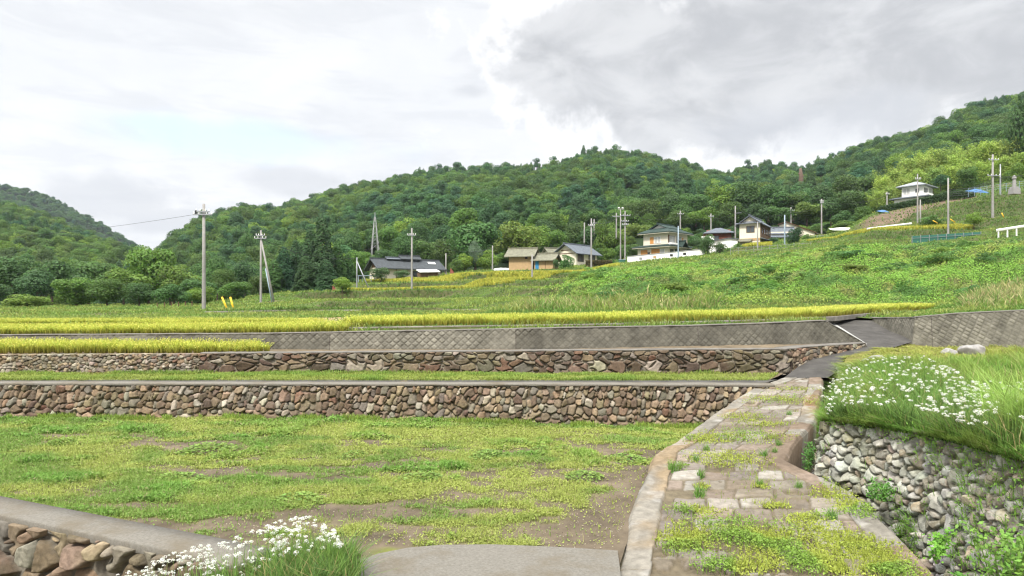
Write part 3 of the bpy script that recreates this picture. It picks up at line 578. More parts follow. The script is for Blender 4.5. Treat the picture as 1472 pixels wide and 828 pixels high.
def make_wall(root_name, part, pts, step, tstep, batter, pattern, matl, label, cat, side=1, cap=None, top_in=.3, flip=False):
    X, col, Pt, nr = wall_sheet(pts, step, tstep, batter, pattern, side, top_in)
    me = gridmesh(part, X, col, flip=(side < 0) ^ flip)
    if cap is None:
        o = put(root_name, me, matl); return props(o, label, cat)
    mid = Pt[len(Pt) // 2]; r_ = empty(root_name, (0, 0, 0), 0, label, cat)
    put(part, me, matl, r_)
    z0, z1, w0, w1, cm = cap; n = Pt.shape[0]
    th = (Pt[:, 3] - Pt[:, 2]); ctr = Pt[:, :2] - nr * (batter * th)[:, None]; w = (fbm(np.arange(n) * .05, np.zeros(n), 3, 33) - .5) * .045
    ring = []
    for dn, dz in ((w0, z0), (w0 + .012, z1 - .015), (w0 - .01, z1), ((w0 + w1) / 2, z1 + .004), (w1, z1), (w1, z0 - .25)):
        ring.append(np.column_stack([ctr + nr * (dn + w)[:, None], Pt[:, 3] + dz + w * .4]))
    Xc = np.stack(ring, 1); Xc = np.concatenate([np.broadcast_to(Xc[:1].mean(1, keepdims=True), Xc[:1].shape), Xc, np.broadcast_to(Xc[-1:].mean(1, keepdims=True), Xc[-1:].shape)], 0)
    cme = gridmesh('cap', Xc, None, flip=(side < 0) ^ flip)
    put('cap', cme, cm, r_)
    return r_
def xyz4(Wl): return [((w[0] - CX) / F * w[1], w[1], w[2], w[3]) for w in Wl]
# lower stone wall: tilted courses above a footing of big stones
r1 = np.random.default_rng(11); L1 = 33
rows1 = [(.07, .20, .25), (.23, .16, .16), (.385, .19, .125), (.565, .20, .112), (.75, .19, .108), (.92, .19, .11)]
big1 = [(18.6, .2, .24, .26, .1), (17.4 - 5, .12, .16, .18, .1), (23.0, .25, .2, .17, 0), (25.2, .27, .19, .16, 0)] + [(x, .09, r1.uniform(.13, .24), r1.uniform(.1, .17), r1.normal() * .15) for x in np.arange(.5, L1, .62)]
sd1 = seeds_rows(L1, .95, rows1, .14, r1, .55, .22, big1); sd1[:, 2:4] *= r1.uniform(.72, 1.35, (len(sd1), 1)); up_ = sd1[:, 1] > .3; sd1[up_, 4] = -.38 + r1.normal(size=up_.sum()) * .3
pts1 = [(x, y, zb - .08, zt - .05) for x, y, zb, zt in xyz4(W1[:-1])] + [(5.75, 14.55, -.27, .70)]
make_wall('stone_wall', 'stonework', pts1, .018, .016, .12, lambda s, t: stones(s, t, sd1, np.random.default_rng(2), .07, .075, .5, tw=[6, 5, 5, 5, 5, 4, 4, 4, 3, 2, 5, 5]), M['stone'],
          'lower wall of tilted round stones in courses under a pale concrete cap', 'stone wall', 1, cap=(-.0, .055, .07, -.32, M['concrete']))
# upper wall, left: small rubble
def cut(Wl, a, b):
    ks = sorted(set([a, b] + [w[0] for w in Wl if a < w[0] < b]))
    return [(k,) + tuple(np.interp(k, [w[0] for w in Wl], [w[i] for w in Wl]) for i in (1, 2, 3)) for k in ks]
r2 = np.random.default_rng(12); p2 = xyz4(cut(W2, -700, 287)); l2 = 18
sd2 = seeds_rows(l2, .6, [(y, .085, .10) for y in np.arange(.03, .66, .082)], .1, r2, .3, .3)
sd2[:, 2:4] *= r2.uniform(.7, 1.35, (len(sd2), 1))
make_wall('rubble_wall', 'stonework', [(x, y, a - .05, b) for x, y, a, b in p2], .016, .016, .1, lambda s, t: stones(s, t, sd2, np.random.default_rng(3), .07, .05, .5, tw=[3, 3, 2, 5, 6, 6, 5, 4, 5, 1, 2, 3], mortar=(.10, .085, .06)), M['stone'],
          'wall of small grey rubble below the lowest rice plot', 'stone wall')
# upper wall, middle: big boulders in mortar
r3 = np.random.default_rng(13); p3 = xyz4(cut(W2, 287, 1138)); l3 = 15.4
big3 = [(x, r3.uniform(.12, .24), r3.uniform(.15, .28), r3.uniform(.13, .21), r3.normal() * .25) for x in np.arange(.2, l3, .47)]
big3 += [(x + r3.normal() * .06, r3.uniform(.42, .5), r3.uniform(.08, .15), r3.uniform(.06, .1), r3.normal() * .3) for x in np.arange(.1, l3, .27)]
sd3 = np.array(big3 + [tuple(x) for x in seeds_rows(l3, .6, [(.1, .12, .4), (.32, .1, .33), (.56, .09, .2)], .2, r3, .4, .4)])
make_wall('boulder_wall', 'stonework', [(x, y, a - .05, b) for x, y, a, b in p3], .016, .015, .1, lambda s, t: stones(s, t, sd3, np.random.default_rng(4), .10, .075, .42, tones=TONES * .66, tw=[6, 4, 7, 3, 4, 3, 3, 4, 3, 5, 7, 5], mortar=(.24, .21, .165)), M['stone'],
          'wall of big brown boulders set in mortar above the grass strip', 'stone wall', cap=(-.005, .03, .03, -.3, M['conc_grey']))
# ramp end: low flat stones
r4 = np.random.default_rng(14); p4 = xyz4(cut(W2, 1138, 1243))
sd4 = seeds_rows(5, .6, [(y, .13, .24) for y in (.05, .16, .27, .38, .49, .6)], .2, r4, .15, .25)
make_wall('ramp_wall', 'stonework', [(x, y, a - .06, b) for x, y, a, b in p4], .018, .016, .08, lambda s, t: stones(s, t, sd4, np.random.default_rng(5), .08, .05, .4, mortar=(.14, .12, .09)), M['stone'],
          'low tapering stone wall beside the asphalt ramp', 'stone wall', cap=(-.005, .03, .03, -.4, M['conc_grey']))
# diamond block retaining walls
def diamonds(p, shx, seed, light=.34):
    def f(s, t):
        ss_ = s + (fbm(s * 1.5, t * 2, 2, seed) - .5) * .04; a = (ss_ * .9 + t * shx) / p; b = (ss_ * .9 - t * (2.0 - shx)) / p
        ia, ib = np.floor(a), np.floor(b); fa, fb = a - ia, b - ib; ed_ = np.minimum(np.minimum(fa, 1 - fa), np.minimum(fb, 1 - fb)) * p
        h1 = _h(ia, ib, seed); q = sst(ed_, .004, .035); pat = fbm(s * .35, t * .8, 4, seed + 1); big = sst(pat, .42, .62)
        panel = _h(np.floor(s / 5.2), s * 0, seed + 3)
        disp = q * (.015 + .012 * h1) * (.35 + .65 * big) + (fbm(s * 8, t * 8, 3, seed + 2) - .5) * .02
        base = np.array((.128, .120, .098)) * (.75 + .5 * panel[..., None]); lt = np.array((.28, .265, .215))
        k_ = (q * sst(h1, .3, .9) * (.12 + .88 * big) * light)[..., None]
        col = base * (1 - k_) + lt * k_
        col = col * (.7 + .6 * fbm(s * 4, t * 4, 4, seed + 4)[..., None]) * (.9 + .12 * q[..., None])
        drip = sst(fbm(s * 2.2, t * .35, 3, seed + 5), .5, .7)[..., None]; col = col * (1 - .16 * drip)
        sp_ = (fbm(s * 14, t * 14, 2, seed + 6) > .97)[..., None]; col = np.where(sp_, np.array((.55, .54, .5)), col)
        jn = (np.minimum(s / 5.2 - np.floor(s / 5.2), 1 - (s / 5.2 - np.floor(s / 5.2))) * 5.2 < .012)[..., None]; col = np.where(jn, np.array((.08, .07, .06)), col)
        return disp, col
    return f
make_wall('block_retaining_wall', 'face', [(x, y, a - .05, b) for x, y, a, b in xyz4(W3)], .022, .018, .18, diamonds(.19, 1.0, 140), M['conc_col'],
          'long grey retaining wall of diamond-set concrete blocks', 'retaining wall', cap=(-.01, .025, .02, -.26, M['conc_grey']))
WR = [(1247, 27.0, 1.80, 1.98), (1255, 26.0, 1.80, 1.97), (1280, 24.2, 1.55, 2.02), (1311, 22.5, 1.2, 2.06), (1380, 22.0, 1.12, 2.2), (1480, 21.6, 1.1, 2.31), (1700, 20.9, 1.1, 2.36), (1950, 20.3, 1.1, 2.4)]
make_wall('block_retaining_wall', 'face', [(x, y, a - .08, b) for x, y, a, b in xyz4(WR)], .022, .02, .2, diamonds(.21, 1.55, 160, .34), M['conc_col'],
          'dark retaining wall with slanting pale streaks right of the asphalt ramp', 'retaining wall', cap=(-.01, .03, .02, -.26, M['conc_grey']))
kpts = [((k - CX) / F * float(kerb_d(k)), float(kerb_d(k)), float(kerb_z(k)) - .18, float(kerb_z(k)) - .01) for k in (492, 600, 720, 850, 980, 1100, 1150, 1200, 1225, 1250, 1300, 1345)]
make_wall('paddy_kerb_wall', 'face', kpts, .05, .03, .03, lambda s, t: ((fbm(s * 3, t * 6, 3, 8) - .5) * .03, np.array((.19, .175, .155)) * (.6 + .8 * fbm(s * 1.5, t * 5, 4, 9)[..., None])), M['conc_col'],
          'low concrete kerb wall edging the long golden rice plot', 'retaining wall')
w5 = [(286, 48.0, 1.6, 1.98), (300, 48, 1.6, 2.02), (395, 48, 1.6, 2.09), (490, 48, 1.62, 2.13), (600, 48, 1.65, 2.15), (692, 48, 1.75, 2.17)]
make_wall('field_edge_wall', 'face', xyz4(w5), .12, .08, .03, lambda s, t: ((fbm(s * 1.2, t * 4, 3, 18) - .5) * .06, np.array((.17, .155, .135)) * (.5 + 1.0 * fbm(s * .7, t * 3, 4, 19)[..., None])), M['conc_col'],
          'distant low grey concrete wall behind the golden rice', 'retaining wall')
# front left wall with the broad concrete cap
fl = [(-12.2, 10.35, -1.1, .06), (-6.75, 7.98, -1.1, .06), (-3.28, 6.50, -.95, .04), (-2.55, 6.19, -.75, .03)]
r6 = np.random.default_rng(16); L6 = 11
sd6 = np.array([(x + r6.normal() * .05, r6.uniform(.15, .5), r6.uniform(.16, .30), r6.uniform(.17, .30), r6.normal() * .3) for x in np.arange(0, L6, .36)] + [(x + r6.normal() * .05, r6.uniform(.72, 1.02), r6.uniform(.11, .22), r6.uniform(.10, .18), r6.normal() * .3) for x in np.arange(0, L6, .27)] + [tuple(q) for q in seeds_rows(L6, 1.1, [(.98, .16, .26), (.3, .2, .4)], .2, r6, .3, .4)])
make_wall('capped_stone_wall', 'stonework', fl, .012, .012, .05, lambda s, t: stones(s, t, sd6, np.random.default_rng(9), .10, .11, .36, tw=[6, 4, 6, 2, 4, 2, 4, 2, 1, 3, 6, 5], mortar=(.17, .15, .12), rough=.5), M['stone'],
          'near corner wall of dark angular stones under a broad sloping concrete cap', 'stone wall', cap=(-.04, .06, .04, -.40, M['concrete']))
# rubble wall over the ditch
r7 = np.random.default_rng(17); pts7 = [(x, d, float(pathz(d)) - .78, zt) for (x, d), zt in zip(DW, DWT)]; L7 = 15
sd7 = seeds_rows(L7, 2.0, [(y, .125, .13) for y in np.arange(.05, 2.0, .108)], .2, r7, .6, .35); sd7[:, 2:4] *= r7.uniform(.6, 1.5, (len(sd7), 1))
LT = np.array([(.36, .35, .31), (.42, .41, .37), (.30, .29, .26), (.34, .29, .22), (.26, .22, .18), (.47, .46, .43), (.22, .20, .165)])
def ditchpat(s, t):
    disp, col = stones(s, t, sd7, np.random.default_rng(6), .08, .085, .5, tones=LT * 1.08, mortar=(.13, .125, .08), rough=.45)
    g = sst(fbm(s * 1.3, t * 1.3, 4, 99), .50, .68)[..., None] * .4
    return disp, col * (1 - g) + np.array((.15, .165, .065)) * g
make_wall('dry_stone_wall', 'stonework', [(x, y, a, b) for x, y, a, b in pts7], .016, .016, .16, ditchpat, M['lichen_stone'], 'mossy pale rubble wall of loose round stones above the ditch', 'stone wall', side=-1)
# boulders on the grass by the ramp
def boulder(name, loc, sx, sy, sz, label, seed, m):
    import bmesh
    bm = bmesh.new(); bmesh.ops.create_icosphere(bm, subdivisions=4, radius=1)
    rr = np.random.default_rng(seed); pl_ = nrmz(rr.normal(size=(9, 3))); ds = rr.uniform(.62, .9, 9)
    for v in bm.verts:
        p = np.array(v.co)
        for n_p, dd in zip(pl_, ds):
            q = p @ n_p - dd
            if q > 0: p = p - n_p * q * .85
        p = p * (1 + (float(fbm(p[0] * 2 + 9, p[1] * 2 + p[2] * 1.7, 3, seed)) - .5) * .25)
        v.co = (p[0] * sx, p[1] * sy, p[2] * sz)
    me = bpy.data.meshes.new(name); bm.to_mesh(me); bm.free(); o = put(name, me, m); o.location = loc
    for p in me.polygons: p.use_smooth = True
    return props(o, label, 'boulder')
q = P(1397, 510, 19.5); boulder('boulder', (q[0], q[1], 1.12), .40, .3, .24, 'big grey boulder on the grass below the dark retaining wall', 3, M['boulder'])
q = P(1364, 509, 19.3); boulder('boulder', (q[0], q[1], 1.12), .22, .2, .15, 'small pale flat boulder beside the big grey one', 8, M['granite'])
q = P(1262, 513, 17.2); boulder('boulder', (q[0], q[1], 1.06), .26, .2, .15, 'brown stone at the bank edge by the white flowers', 12, M['stone'] if False else M['boulder'])
q = P(1243, 518, 16.8); boulder('boulder', (q[0], q[1], 1.0), .18, .2, .17, 'dark stone at the corner of the asphalt path', 15, M['boulder'])
# ================================================================== TREES
def shade(c, r, n, a=.2): return np.array(c) * r.uniform(1 - a, 1 + a, (n, 1)) * (1 + r.normal(size=(n, 3)) * .05)
def crown_broad(name, seed, nl=22, n=4200, leaf=.05, col=(.055, .105, .022), low=.22, flat=1.0, airy=0.0, m='leaf'):
    r = np.random.default_rng(seed); cs = []
    while len(cs) < nl:
        p = r.uniform(-1, 1, 3)
        if np.linalg.norm(p) < 1: 
            z = .56 + p[2] * .33; k = 1.0 if z > .45 else .8
            cs.append((p[0] * .36 * k, p[1] * .36 * k, z * flat, r.uniform(.14, .23) * (1.15 if z > .5 else .9)))
    cs = np.array(cs); pr_ = cs[:, 3] ** 2; pick = r.choice(nl, n, p=pr_ / pr_.sum())
    d = r.normal(size=(n, 3)); d[:, 2] += .35; d = nrmz(d); rad = cs[pick, 3] * (1 - np.abs(r.normal(size=n)) * (.16 + airy))
    pos = cs[pick, :3] + d * rad[:, None] * np.array((1, 1, .85)); nn = nrmz(d + r.normal(size=(n, 3)) * .45 + np.array((0, 0, .25)))
    tone = r.uniform(.82, 1.2, nl)[pick][:, None]; col = shade(col, r, n, .2) * tone
    keep = pos[:, 2] > low * .55
    b = Bag(); b.leaves(pos[keep], nn[keep], leaf * r.uniform(.7, 1.4, keep.sum()), leaf * .75, col[keep], r)
    return b.mesh(name)
def crown_cone(name, seed, n=5200, a=2.2, col=(.028, .058, .020), leaf=.085):
    r = np.random.default_rng(seed); h = 1 - np.sqrt(r.random(n)) * .95; th = r.uniform(0, 2 * np.pi, n)
    lay = .70 + .34 * vn(th * 2.6 + seed, h * 17, seed + 8); rr = .5 * (1.02 - h) ** .62 * lay * (.78 + .44 * vn(th * 1.6, h * 9, seed)) * (1 - np.abs(r.normal(size=n)) * .2)
    pos = np.stack([np.cos(th) * rr, np.sin(th) * rr, h * a - rr * .18], -1); out = np.stack([np.cos(th), np.sin(th), np.full(n, .7)], -1)
    nn = nrmz(out + r.normal(size=(n, 3)) * .4); V, q = leaf_arrays(pos, nn, leaf * r.uniform(.7, 1.3, n), leaf * .5, r); V[:, 2] /= a
    c = shade(col, r, n, .3) * (.8 + .5 * vn(th * 2, h * 12, seed + 3))[:, None]
    b = Bag(); b.add(V, q, None, np.repeat(c, 4, 0)); return b.mesh(name)
def crown_pine(name, seed, n=2600, a=1.7):
    r = np.random.default_rng(seed); nl = 16; cs = np.stack([r.normal(size=nl) * .14, r.normal(size=nl) * .14, r.uniform(.52, .95, nl) * a], -1); rad = r.uniform(.18, .30, nl)
    pick = r.integers(0, nl, n); d = r.normal(size=(n, 3)); d = nrmz(d); pos = cs[pick] + d * rad[pick][:, None] * np.array((1, 1, .5)); nn = nrmz(d + np.array((0, 0, .5)) + r.normal(size=(n, 3)) * .4)
    V, q = leaf_arrays(pos, nn, .07 * r.uniform(.7, 1.3, n), .045, r); V[:, 2] /= a
    b = Bag(); b.add(V, q, None, np.repeat(shade((.035, .075, .03), r, n, .3), 4, 0)); return b.mesh(name)
def crown_bamboo(name, seed, n=4600, a=1.9):
    r = np.random.default_rng(seed); nc = 15; bs = r.normal(size=(nc, 2)) * .15; ln = r.normal(size=(nc, 2)) * .16; hh = r.uniform(.72, 1.0, nc) * a
    pick = r.integers(0, nc, n); t = r.uniform(.22, 1, n) ** .8; c = np.stack([bs[pick, 0] + ln[pick, 0] * t ** 2.2, bs[pick, 1] + ln[pick, 1] * t ** 2.2, hh[pick] * (t - .12 * t ** 4)], -1)
    sp = (.20 * (1 - t) ** .6 + .035)[:, None]; off = r.normal(size=(n, 3)) * sp * np.array((.8, .8, .7)); off[:, 2] -= .02
    nn = nrmz(r.normal(size=(n, 3)) * .6 + np.array((0, 0, .7)) + off * 4); V, q = leaf_arrays(c + off, nn, .065 * r.uniform(.7, 1.3, n), .028, r); V[:, 2] /= a
    tone = r.uniform(.8, 1.25, nc)[pick][:, None]; b = Bag(); b.add(V, q, None, np.repeat(shade((.155, .21, .042), r, n, .25) * tone, 4, 0)); return b.mesh(name)
def crown_bush(name, seed, n=2400, col=(.06, .125, .025), leaf=.06):
    r = np.random.default_rng(seed); nl = 14; cs = np.stack([r.normal(size=nl) * .2, r.normal(size=nl) * .2, r.uniform(.15, .72, nl)], -1); rad = r.uniform(.14, .26, nl)
    pick = r.choice(nl, n, p=rad ** 2 / (rad ** 2).sum()); d = r.normal(size=(n, 3)); d[:, 2] += .4; d = nrmz(d)
    pos = cs[pick] + d * rad[pick][:, None] * (1 - np.abs(r.normal(size=(n, 1))) * .12); k = pos[:, 2] > 0
    nn = nrmz(d + r.normal(size=(n, 3)) * .45); b = Bag(); tone = r.uniform(.75, 1.25, nl)[pick][:, None]
    b.leaves(pos[k], nn[k], leaf * r.uniform(.7, 1.4, k.sum()), leaf * .7, (shade(col, r, n, .25) * tone)[k], r); return b.mesh(name)
def trunk_mesh(seed, top=.6, rad=.026, limbs=6, lean=.02):
    r = random.Random(seed); mb = MB(); pts = [(0, 0, -.06), (0, 0, 0.02), (r.uniform(-lean, lean), r.uniform(-lean, lean), top * .5), (r.uniform(-2, 2) * lean, r.uniform(-2, 2) * lean, top)]
    mb.tube(pts, [rad * 1.35, rad, rad * .75, rad * .35], 8)
    for i in range(limbs):
        z = top * r.uniform(.4, .95); a = r.uniform(0, 6.28); l = r.uniform(.15, .3)
        mb.tube([(0, 0, z), (math.cos(a) * l * .5, math.sin(a) * l * .5, z + .08), (math.cos(a) * l, math.sin(a) * l, z + .2)], [rad * .5, rad * .32, rad * .12], 6)
    me = mb.build('trunk', M['bark'], None, True); d = me.data; bpy.data.objects.remove(me); return d
KIND = {}
def reg(k, crown, m, trunk): crown.materials.append(M[m]); KIND[k] = (crown, trunk)
reg('broadA', crown_broad('crown', 1), 'leaf', trunk_mesh(1))
reg('broadB', crown_broad('crown', 2, 30, 4600, .045, (.050, .088, .020)), 'leaf', trunk_mesh(2))
reg('broadC', crown_broad('crown', 3, 16, 3800, .052, (.075, .125, .022), .2, 1, .05), 'leaf', trunk_mesh(3))
reg('broadD', crown_broad('crown', 4, 26, 4200, .046, (.040, .082, .024), .16), 'leaf', trunk_mesh(4))
reg('lime', crown_broad('crown', 5, 20, 4000, .05, (.092, .140, .024), .12), 'leaf', trunk_mesh(5))
reg('blue', crown_broad('crown', 6, 24, 4000, .04, (.085, .125, .075), .1), 'leaf', trunk_mesh(6))
reg('cedar', crown_cone('crown', 7), 'conifer', trunk_mesh(7, .9, .022, 3))
reg('fir', crown_cone('crown', 8, 4200, 2.6, (.036, .070, .024)), 'conifer', trunk_mesh(8, .9, .02, 2))
reg('pine', crown_pine('crown', 9), 'conifer', trunk_mesh(9, .85, .018, 5, .03))
reg('bamboo', crown_bamboo('crown', 10), 'bamboo', trunk_mesh(10, .7, .008, 4, .03))
reg('bush', crown_bush('foliage', 11), 'leaf', trunk_mesh(11, .4, .03, 5))
reg('topiary', crown_bush('foliage', 12, 5200, (.022, .048, .016), .045), 'conifer', trunk_mesh(12, .6, .03, 4))
reg('garden', crown_broad('crown', 14, 11, 3200, .045, (.045, .082, .028), .1, 1, .02), 'leaf', trunk_mesh(14, .7, .03, 7, .05))
FIRST = {}
rt = random.Random(5)
def tree(kind, px, base, top, wpx, d, name, label, cat, group=None, sink=.3):
    x = (px - CX) / F * d; z0 = float(gz(px, min(d, 150))) - sink if base is None else zat(base, d) - sink
    Ht = zat(top, d) - z0; Wt = wpx / F * d
    o = empty(name, (x, d, z0), rt.uniform(0, 6.28), label, cat, group); o.scale = (Wt, Wt * rt.uniform(.9, 1.1), Ht)
    cr, tk = KIND[kind]; c = put('foliage' if kind in ('bush', 'topiary') else 'crown', cr, None, o)
    put('stem' if kind in ('bush', 'topiary') else 'trunk', tk, None, o)
    if kind not in FIRST: FIRST[kind] = (c, o.children[1] if len(o.children) > 1 else None)
    return o
B3 = ['broadA', 'broadB', 'broadD']
# the wood at the foot of the left mountain
G = 'trees of the wood at the foot of the left mountain'
for i, (px, top, w, d) in enumerate([(-60, 385, 95, 120), (18, 372, 90, 125), (75, 378, 80, 118), (128, 372, 84, 128), (178, 385, 70, 118), (55, 392, 70, 108), (110, 398, 72, 104), (155, 402, 66, 102),
        (250, 382, 60, 122), (285, 400, 52, 118), (200, 408, 56, 102), (245, 410, 54, 98), (292, 412, 44, 104), (-110, 375, 90, 122), (-20, 402, 74, 103)]):
    tree(B3[i % 3] if i % 4 else 'broadC', px, None, top, w, d, 'broadleaf_tree', 'rounded green tree among its like in the wood behind the left rice plots', 'tree', G)
tree('broadA', 214, None, 350, 78, 126, 'broadleaf_tree', 'tallest round olive crown standing out of the wood below the valley notch', 'tree')
tree('lime', 40, None, 424, 62, 84, 'broadleaf_tree', 'low bright green tree at the left end of the wood, in front of the others', 'tree')
G = 'mixed trees behind the tall poles on the left'
for i, (px, top, w, d) in enumerate([(322, 388, 46, 130), (352, 378, 50, 138), (340, 404, 44, 112), (372, 398, 44, 116), (312, 372, 44, 150)]):
    tree(B3[(i + 1) % 3], px, None, top, w, d, 'broadleaf_tree', 'dark green tree in the gap between the two tall poles on the left', 'tree', G)
# cedars
tree('cedar', 463, 418, 308, 58, 118, 'cedar_tree', 'tallest dark conical cedar of the group left of the old farmhouse', 'tree')
tree('cedar', 446, 418, 326, 48, 122, 'cedar_tree', 'slim dark cedar close on the left of the tallest cedar', 'tree')
G = 'lower cedars around the tallest one'
for px, top, w, d in [(408, 352, 44, 124), (425, 342, 44, 127), (484, 346, 46, 122), (500, 362, 38, 124), (438, 366, 44, 110), (470, 372, 50, 110), (394, 372, 40, 120)]:
    tree('cedar', px, 420, top, w, d, 'cedar_tree', 'lower dark cedar in the group around the tallest cedar', 'tree', G)
G = 'trees behind the old farmhouse'
for i, (px, base, top, w, d) in enumerate([(516, 400, 358, 40, 150), (552, 390, 360, 44, 156), (585, 388, 340, 50, 165), (615, 385, 344, 46, 165), (640, 388, 345, 48, 160), (508, 380, 336, 40, 185), (560, 372, 325, 46, 195), (600, 370, 322, 46, 195), (642, 370, 326, 44, 190)]):
    tree(B3[i % 3], px, base, top, w, d, 'broadleaf_tree', 'dense green tree in the wood behind the old black roofed farmhouse', 'tree', G)
tree('broadA', 683, 392, 316, 84, 152, 'broadleaf_tree', 'broad domed olive green tree between the farmhouse and the tan shed', 'tree')
tree('lime', 742, 385, 320, 76, 165, 'broadleaf_tree', 'large yellow green tree rising right behind the tan shed', 'tree')
tree('broadC', 768, 378, 322, 52, 175, 'broadleaf_tree', 'loose pale green tree behind the roof of the smaller tan shed', 'tree')
tree('blue', 684, 388, 347, 25, 143, 'garden_tree', 'small silvery blue green round tree in front of the domed olive tree', 'tree')
tree('lime', 668, 392, 366, 30, 142, 'broadleaf_tree', 'small yellowish tree left of the silvery round one', 'tree')
tree('lime', 700, 392, 361, 34, 142, 'broadleaf_tree', 'small yellowish tree right of the silvery round one', 'tree')
G = 'trees behind the blue roofed house'
for i, (px, base, top, w, d) in enumerate([(800, 372, 330, 44, 180), (828, 366, 322, 50, 185), (858, 366, 322, 52, 180), (884, 368, 330, 46, 176), (812, 352, 308, 48, 215), (850, 348, 304, 50, 220), (890, 350, 310, 48, 215), (780, 360, 318, 46, 205), (915, 352, 322, 46, 190), (872, 378, 356, 28, 151), (894, 377, 350, 30, 153), (912, 375, 352, 26, 152), (858, 379, 358, 24, 152)]):
    tree((B3 + ['lime', 'broadC'])[i % 5], px, base, top, w, d, 'broadleaf_tree', 'rounded tree on the wooded slope behind the blue grey roofed house', 'tree', G)
tree('broadC', 868, 372, 318, 40, 168, 'broadleaf_tree', 'brownish loose crowned tree left of the paired floodlight poles', 'tree')
G = 'dark trees above the white house'
for i, (px, base, top, w, d) in enumerate([(935, 330, 288, 46, 215), (965, 325, 282, 50, 215), (1000, 322, 276, 54, 210), (1035, 318, 266, 58, 212), (1070, 318, 262, 60, 208), (1105, 315, 268, 56, 206), (1140, 315, 276, 50, 204), (1012, 330, 298, 44, 182), (1050, 328, 292, 48, 182), (1085, 326, 294, 44, 180), (1120, 324, 296, 44, 178), (1160, 322, 290, 46, 178), (975, 332, 304, 40, 182)]):
    tree(['broadB', 'broadD', 'broadA', 'broadC'][i % 4], px, base, top, w, d, 'broadleaf_tree', 'dark wide crowned tree on the slope above the white two storey house', 'tree', G)
G = 'trees right of the long white building'
for i, (px, base, top, w, d) in enumerate([(1195, 325, 286, 46, 176), (1222, 322, 276, 50, 174), (1246, 318, 272, 46, 172), (1180, 312, 268, 48, 200), (1215, 306, 254, 52, 204), (1250, 302, 250, 50, 206), (1212, 330, 304, 34, 152), (1240, 326, 298, 34, 152)]):
    tree(['broadD', 'broadB', 'broadA'][i % 3], px, base, top, w, d, 'broadleaf_tree', 'dark green tree between the long white building and the bamboo', 'tree', G)
tree('lime', 1216, 330, 318, 40, 146, 'shrub', 'pale yellow green shrub beside the white tunnel sheet', 'shrub')
G = 'bamboo plumes of the grove above the upper house'
for i, (px, base, top, w, d) in enumerate([(1268, 300, 246, 34, 170), (1284, 295, 230, 38, 176), (1302, 290, 216, 40, 182), (1322, 286, 206, 42, 186), (1342, 282, 202, 42, 188), (1362, 280, 200, 42, 188), (1384, 276, 197, 42, 188), (1406, 272, 194, 44, 186), (1426, 268, 191, 44, 184), (1448, 264, 188, 44, 182),
        (1276, 300, 262, 32, 162), (1296, 294, 248, 36, 164), (1318, 286, 236, 38, 168), (1342, 282, 232, 38, 168), (1366, 278, 230, 38, 166), (1390, 274, 226, 38, 166), (1414, 270, 224, 38, 164), (1440, 264, 218, 38, 162), (1470, 258, 212, 40, 162), (1262, 304, 268, 28, 158), (1330, 276, 216, 38, 180), (1376, 272, 212, 38, 180)]):
    tree('bamboo', px, base, top, w, d, 'bamboo_clump', 'feathery yellow green bamboo plume in the grove above the upper house', 'bamboo', G)
for i, (px, base, top, w, d, lb) in enumerate([(1392, 275, 240, 34, 154, 'round green tree in front of the bamboo between two poles'), (1462, 270, 236, 38, 148, 'pale green rounded tree above the stone monument'), (1352, 272, 252, 26, 158, 'dark tree tucked behind the right end of the upper house')]):
    tree(['broadA', 'broadC', 'broadD'][i], px, base, top, w, d, 'broadleaf_tree', lb, 'tree')
tree('broadD', 1474, 262, 140, 54, 178, 'broadleaf_tree', 'tall dark tree cut by the right edge above the bamboo', 'tree')
tree('broadB', 1520, 255, 150, 80, 170, 'broadleaf_tree', 'tall dark tree just past the right edge above the bamboo', 'tree')
# garden trees, shrubs
tree('topiary', 1143, 352, 322, 22, 121, 'clipped_conifer', 'dark clipped egg shaped conifer before the long white building', 'tree')
tree('garden', 1017, 369, 337, 34, 126, 'garden_pine', 'tiered garden pine at the right end of the white boundary wall', 'tree')
tree('garden', 1035, 368, 348, 22, 125, 'garden_shrub', 'reddish green garden shrub before the small white storehouse', 'shrub')
tree('bush', 1061, 358, 347, 15, 128, 'shrub', 'dark round shrub right of the small white storehouse', 'shrub')
tree('bush', 1047, 362, 354, 10, 126, 'shrub', 'tiny dark clipped shrub before the small white storehouse', 'shrub')
tree('garden', 547, 405, 384, 34, 120, 'garden_tree', 'bushy garden tree before the white end wall of the old farmhouse', 'tree')
tree('garden', 578, 403, 388, 26, 121, 'garden_tree', 'small dark tree before the middle of the old farmhouse', 'tree')
tree('bush', 815, 384, 362, 24, 122, 'shrub', 'dense dark green shrub between the tan shed and the blue roofed house', 'shrub')
tree('garden', 799, 386, 372, 14, 120, 'garden_pine', 'little tiered pine at the right end wall of the smaller tan shed', 'tree')
tree('bush', 1340, 322, 306, 34, 104, 'shrub', 'dark round shrub on the terrace between the two poles below the upper house', 'shrub')
tree('lime', 1400, 325, 306, 24, 98, 'shrub', 'yellowish shrub left of the tall white pole on the right', 'shrub')
tree('lime', 492, 418, 399, 30, 96, 'shrub', 'bright green shrub below the cedars', 'shrub')
tree('bush', 797, 449, 420, 27, 44, 'shrub', 'dark green bush behind the middle of the long golden rice plot', 'shrub')
tree('bush', 735, 449, 432, 36, 45, 'shrub', 'bluish green low bush behind the golden rice, left of the dark one', 'shrub')
tree('bush', 1294, 344, 337, 16, 96, 'shrub', 'small dark bush on the brown bank left of the green netting', 'shrub')
G = 'dark bushes on the vine covered bank'
